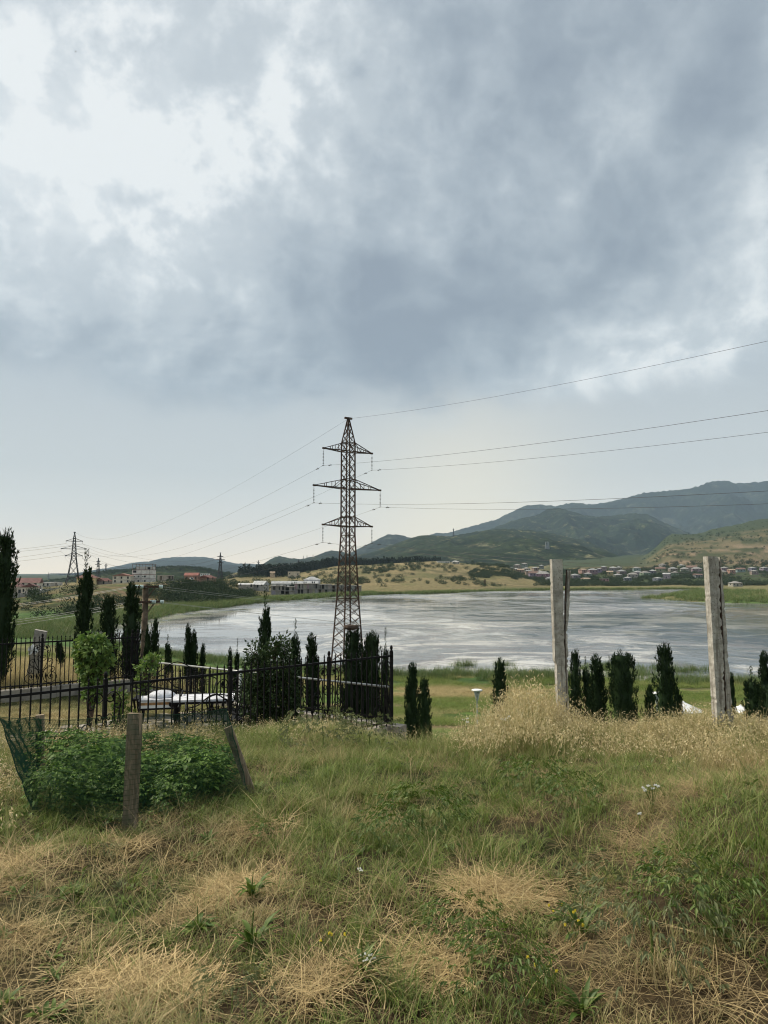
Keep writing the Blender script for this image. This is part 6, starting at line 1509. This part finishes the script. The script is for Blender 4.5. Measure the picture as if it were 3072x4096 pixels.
scatter('hilltop_trees', 'trees along the skyline of the wooded low hill', np.stack([X, Y, zz-2.5-.02*np.abs(Y-1500)], 1), np.stack([np.zeros(n), np.zeros(n), rng.random(n)*6.283], 1), np.stack([s, s, s], 1), rng.integers(0, 4, n), np.zeros(n), BT)

# slim dark garden cypresses far off by the houses
fc = MB().lathe([(.25, 0), (.5, .6), (.48, 1.6), (.3, 2.8), (.02, 3.6)], 8).mesh('crown', 'far_pine')
for k, (px, py) in enumerate([(1168, 2349), (1177, 2348), (1184, 2348), (1216, 2347), (1224, 2347), (1250, 2346), (1257, 2346)]):
    t = thing('garden_cypress', 'tiny dark cypress standing before the white halls behind the unfinished row, %s from the left' % ['first', 'second', 'third', 'fourth', 'fifth', 'sixth', 'seventh'][k], 'cypress', tuple(at(px, py, 470)), 0, 'tiny far cypresses'); link('crown', fc, t)

# ------------------------------------------------------------------ weeds, flowers and hay one can point at
def weed(label, px, py, kind, s):
    c = hit(px, py); t = thing('leafy_weed', label, 'weed', tuple(c), px*.01, 'broadleaf weeds in the meadow')
    me = [lambda: veg_mesh(px, 'weed', .20, 130, .027), lambda: rosette(px, 34, .13, .028, 'weed', .7), lambda: veg_mesh(px, 'grey_weed', .20, 150, .018), lambda: rosette(px, 26, .12, .022, 'weed', .6)][kind]()
    link('leaves', me, t, (0, 0, .02), None, (s*1.15, s*1.15, s*1.35)); link('stem', stem_me, t, None, None, (s*.5, s*.5, s*.4))
for a in [('large dark leafy weed in the middle of the meadow', 1690, 3360, 0, 1.15), ('leafy weed beside the large dark one, on its left', 1560, 3390, 0, .8), ('dark rosette weed growing from straw left of the middle', 790, 3740, 1, .75), ('broadleaf weed tuft on bare straw right of the front stake', 830, 3390, 1, .6), ('weed on the straw below the leaning stake', 1085, 3375, 0, .5),
          ('small weed rosette on the flat straw left of centre', 1010, 3590, 3, .8), ('pale grey-green weed at the bottom left of centre', 930, 4060, 2, .6), ('dark bushy weed beside the path on its left', 2010, 4000, 0, .75), ('dark leafy weed on the right side of the path', 2790, 3700, 0, .9), ('second dark weed lower on the right side of the path', 2880, 3760, 1, .65),
          ('feathery grey-green weed standing on the path', 2610, 3880, 2, 1.2), ('leafy weed at the left rim of the hay mat', 1850, 3790, 0, .65), ('dark green weed below the dry crest right of centre', 2130, 3180, 0, 1.0), ('weed patch left of the white yarrow', 2290, 3250, 0, .85), ('round rosette weed by the big green tuft', 1010, 3800, 3, 1.0), ('low weed right of the white flower', 1450, 3920, 3, .9), ('grey leafed weed below the fence corner', 1480, 3010, 2, 1.4), ('pale grey-green weed before the iron fence foot', 1290, 3000, 2, 1.6), ('yellow-green weed beside the yellow flowers', 2330, 3760, 3, 1.1), ('dark weed at the bottom edge right of centre', 2330, 4080, 1, .7)]: weed(*a)
def flower_head(n, r, c, seed, MBp):
    rg = random.Random(seed)
    for i in range(n):
        a = rg.random()*6.283; q = r*math.sqrt(rg.random()); x, y, z = c[0]+q*math.cos(a), c[1]+q*math.sin(a), c[2]+rg.uniform(-.004, .006)-q*.2; w = .0034
        MBp.add([(x-w, y-w, z), (x+w, y-w, z), (x+w, y+w, z), (x-w, y+w, z)], [(0, 1, 2, 3)]); MBp.add([(x-w, y, z-w), (x+w, y, z-w), (x+w, y, z+w), (x-w, y, z+w)], [(0, 1, 2, 3)])
def flower(label, px, py, h, heads, mat, r, name='white_flower', cat='flower', group='white flowers in the meadow'):
    c = hit(px, py); t = thing(name, label, cat, tuple(c), 0, group); st = MB(); hd = MB(); rg = random.Random(px)
    for k in range(heads):
        e = (rg.uniform(-.06, .06)*(heads > 1), rg.uniform(-.05, .05)*(heads > 1), h*rg.uniform(.85, 1.1)); st.tube([(0, 0, -.01), (e[0]*.4, e[1]*.4, h*.5), e], .0018, 4); flower_head(int(6+r*600), r, e, px+k, hd)
    st.build('stem', 'weed', t); hd.build('flower_head', mat, t)
flower('single white flower head in the straw at the bottom', 1468, 3915, .10, 1, 'petal', .035)
flower('small white flower in the green grass right of centre', 1440, 3545, .08, 1, 'petal', .014)
flower('flat white yarrow heads near the path in the right meadow', 2610, 3240, .15, 6, 'petal', .010)
flower('single yarrow head lower left of the yarrow group', 2560, 3330, .10, 1, 'petal', .010)
for k, (px, py) in enumerate([(1600, 2990), (1640, 2975), (1690, 2990), (1740, 2970), (1800, 2985), (1570, 2965), (1860, 2990), (2020, 3000)]):
    flower('white umbel flower below the fence corner cypresses', px, py, .34, 4, 'petal', .018, 'white_umbel')
for k, (px, py, lb) in enumerate([(2250, 3740, 'yellow flower spikes left of the path'), (2290, 3800, 'yellow flower spikes just below the others left of the path'), (2170, 4000, 'yellow flowers at the bottom beside the dark bushy weed'), (1340, 3870, 'tiny yellow flowers in the big green tuft')]):
    flower(lb, px, py, .13, 4, 'yellow', .003, 'yellow_flower', 'flower', 'yellow flowers in the meadow')
def hay(label, px, py, rx, ry, h, n, seed, tone=.25):
    c = hit(px, py); t = thing('hay_heap', label, 'hay', tuple(c), 0, 'heaps of cut hay'); rg = np.random.default_rng(seed); V = []; F = []
    for i in range(n):
        a = rg.random()*6.283; q = np.sqrt(rg.random()); x, y = rx*q*np.cos(a), ry*q*np.sin(a); top = h*(1-q*q)*rg.uniform(.4, 1.05); g = float(0)
        az = rg.normal(seed*1.3+.6*np.sin(x*9+y*7), .75)+(np.pi if rg.random() < .5 else 0); d = np.array([np.cos(az), np.sin(az), rg.normal(0, .16)]); L = rg.uniform(.07, .24); s = np.array([-d[1], d[0], 0])*.0012; p = np.array([x, y, top+.012]); cv = rg.normal(0, .7); o = len(V)
        for k in range(5):
            V += [p-s, p+s]
            if k: b = o+2*(k-1); F.append((b, b+1, b+3, b+2))
            p = p+d*L/4; d = np.array([d[0]*np.cos(cv/4)-d[1]*np.sin(cv/4), d[0]*np.sin(cv/4)+d[1]*np.cos(cv/4), d[2]-.05]); rr = (p[0]/rx)**2+(p[1]/ry)**2; p[2] = max(p[2], h*max(0, 1-rr)*.6-.02*(rr > 1)+.006)
    link('hay', np_mesh('hay', np.array(V), np.array(F), 'straw', False), t)
hay('golden heap of cut hay at the bottom left', 470, 3985, .40, .22, .055, 2300, 1)
hay('domed mat of dry hay right of the middle', 2000, 3590, .28, .22, .035, 1100, 2)
hay('flat pile of hay at the bottom in the middle', 1720, 3880, .30, .18, .03, 900, 3)
hay('thin spread of hay on the bare ground left of centre', 980, 3590, .32, .24, .03, 1100, 4)

# a single bird far up on the left
b = at(303, 207, 60); t = thing('bird', 'tiny dark bird high in the sky at the upper left', 'bird', tuple(b))
mb = MB(); mb.tube([(-.12,0,0),(-.05,0,.01),(.05,0,.01),(.13,0,0)], [.008,.028,.03,.006], 6); mb.add([(-.03,0,.02),(.05,0,.02),(-.02,-.22,.06),(-.06,-.2,.06)], [(0,1,2,3)]); mb.add([(-.03,0,.02),(.05,0,.02),(-.02,.22,.06),(-.06,.2,.06)], [(0,1,2,3)])
mb.build('body', 'porcelain', t); t.scale = (.5, .5, .5)

# ------------------------------------------------------------------ the air between here and the mountains
def haze():
    m = bpy.data.materials.new('haze'); m.use_nodes = True; T = NT(m.node_tree); out = T.n('ShaderNodeOutputMaterial')
    v = T.n('ShaderNodeVolumePrincipled'); v.inputs['Color'].default_value = (.60, .81, 1.0, 1); v.inputs['Density'].default_value = 5.0e-5; v.inputs['Anisotropy'].default_value = .0
    T.t.links.new(v.outputs[0], out.inputs['Volume'])
    o = MB().box(-13800, 13800, -13800, 13800, -17.5, 1500).build('haze', m); tag(o, 'pale haze in the air over the valley', kind='stuff'); o.display_type = 'WIRE'
haze()

# things that would share a label are told apart by their order from the left
by = {}
for o in COL.objects:
    if o.parent is None and o.get('label') and o.get('category'): by.setdefault(o['label'], []).append(o)
ORD = ['first', 'second', 'third', 'fourth', 'fifth', 'sixth', 'seventh', 'eighth', 'ninth', 'tenth', 'eleventh', 'twelfth']
for lb, os_ in by.items():
    if len(os_) > 1:
        for k_, o in enumerate(sorted(os_, key=lambda o: o.location.x/max(o.location.y, .1))): o['label'] = lb+', '+ORD[k_]+' from the left'
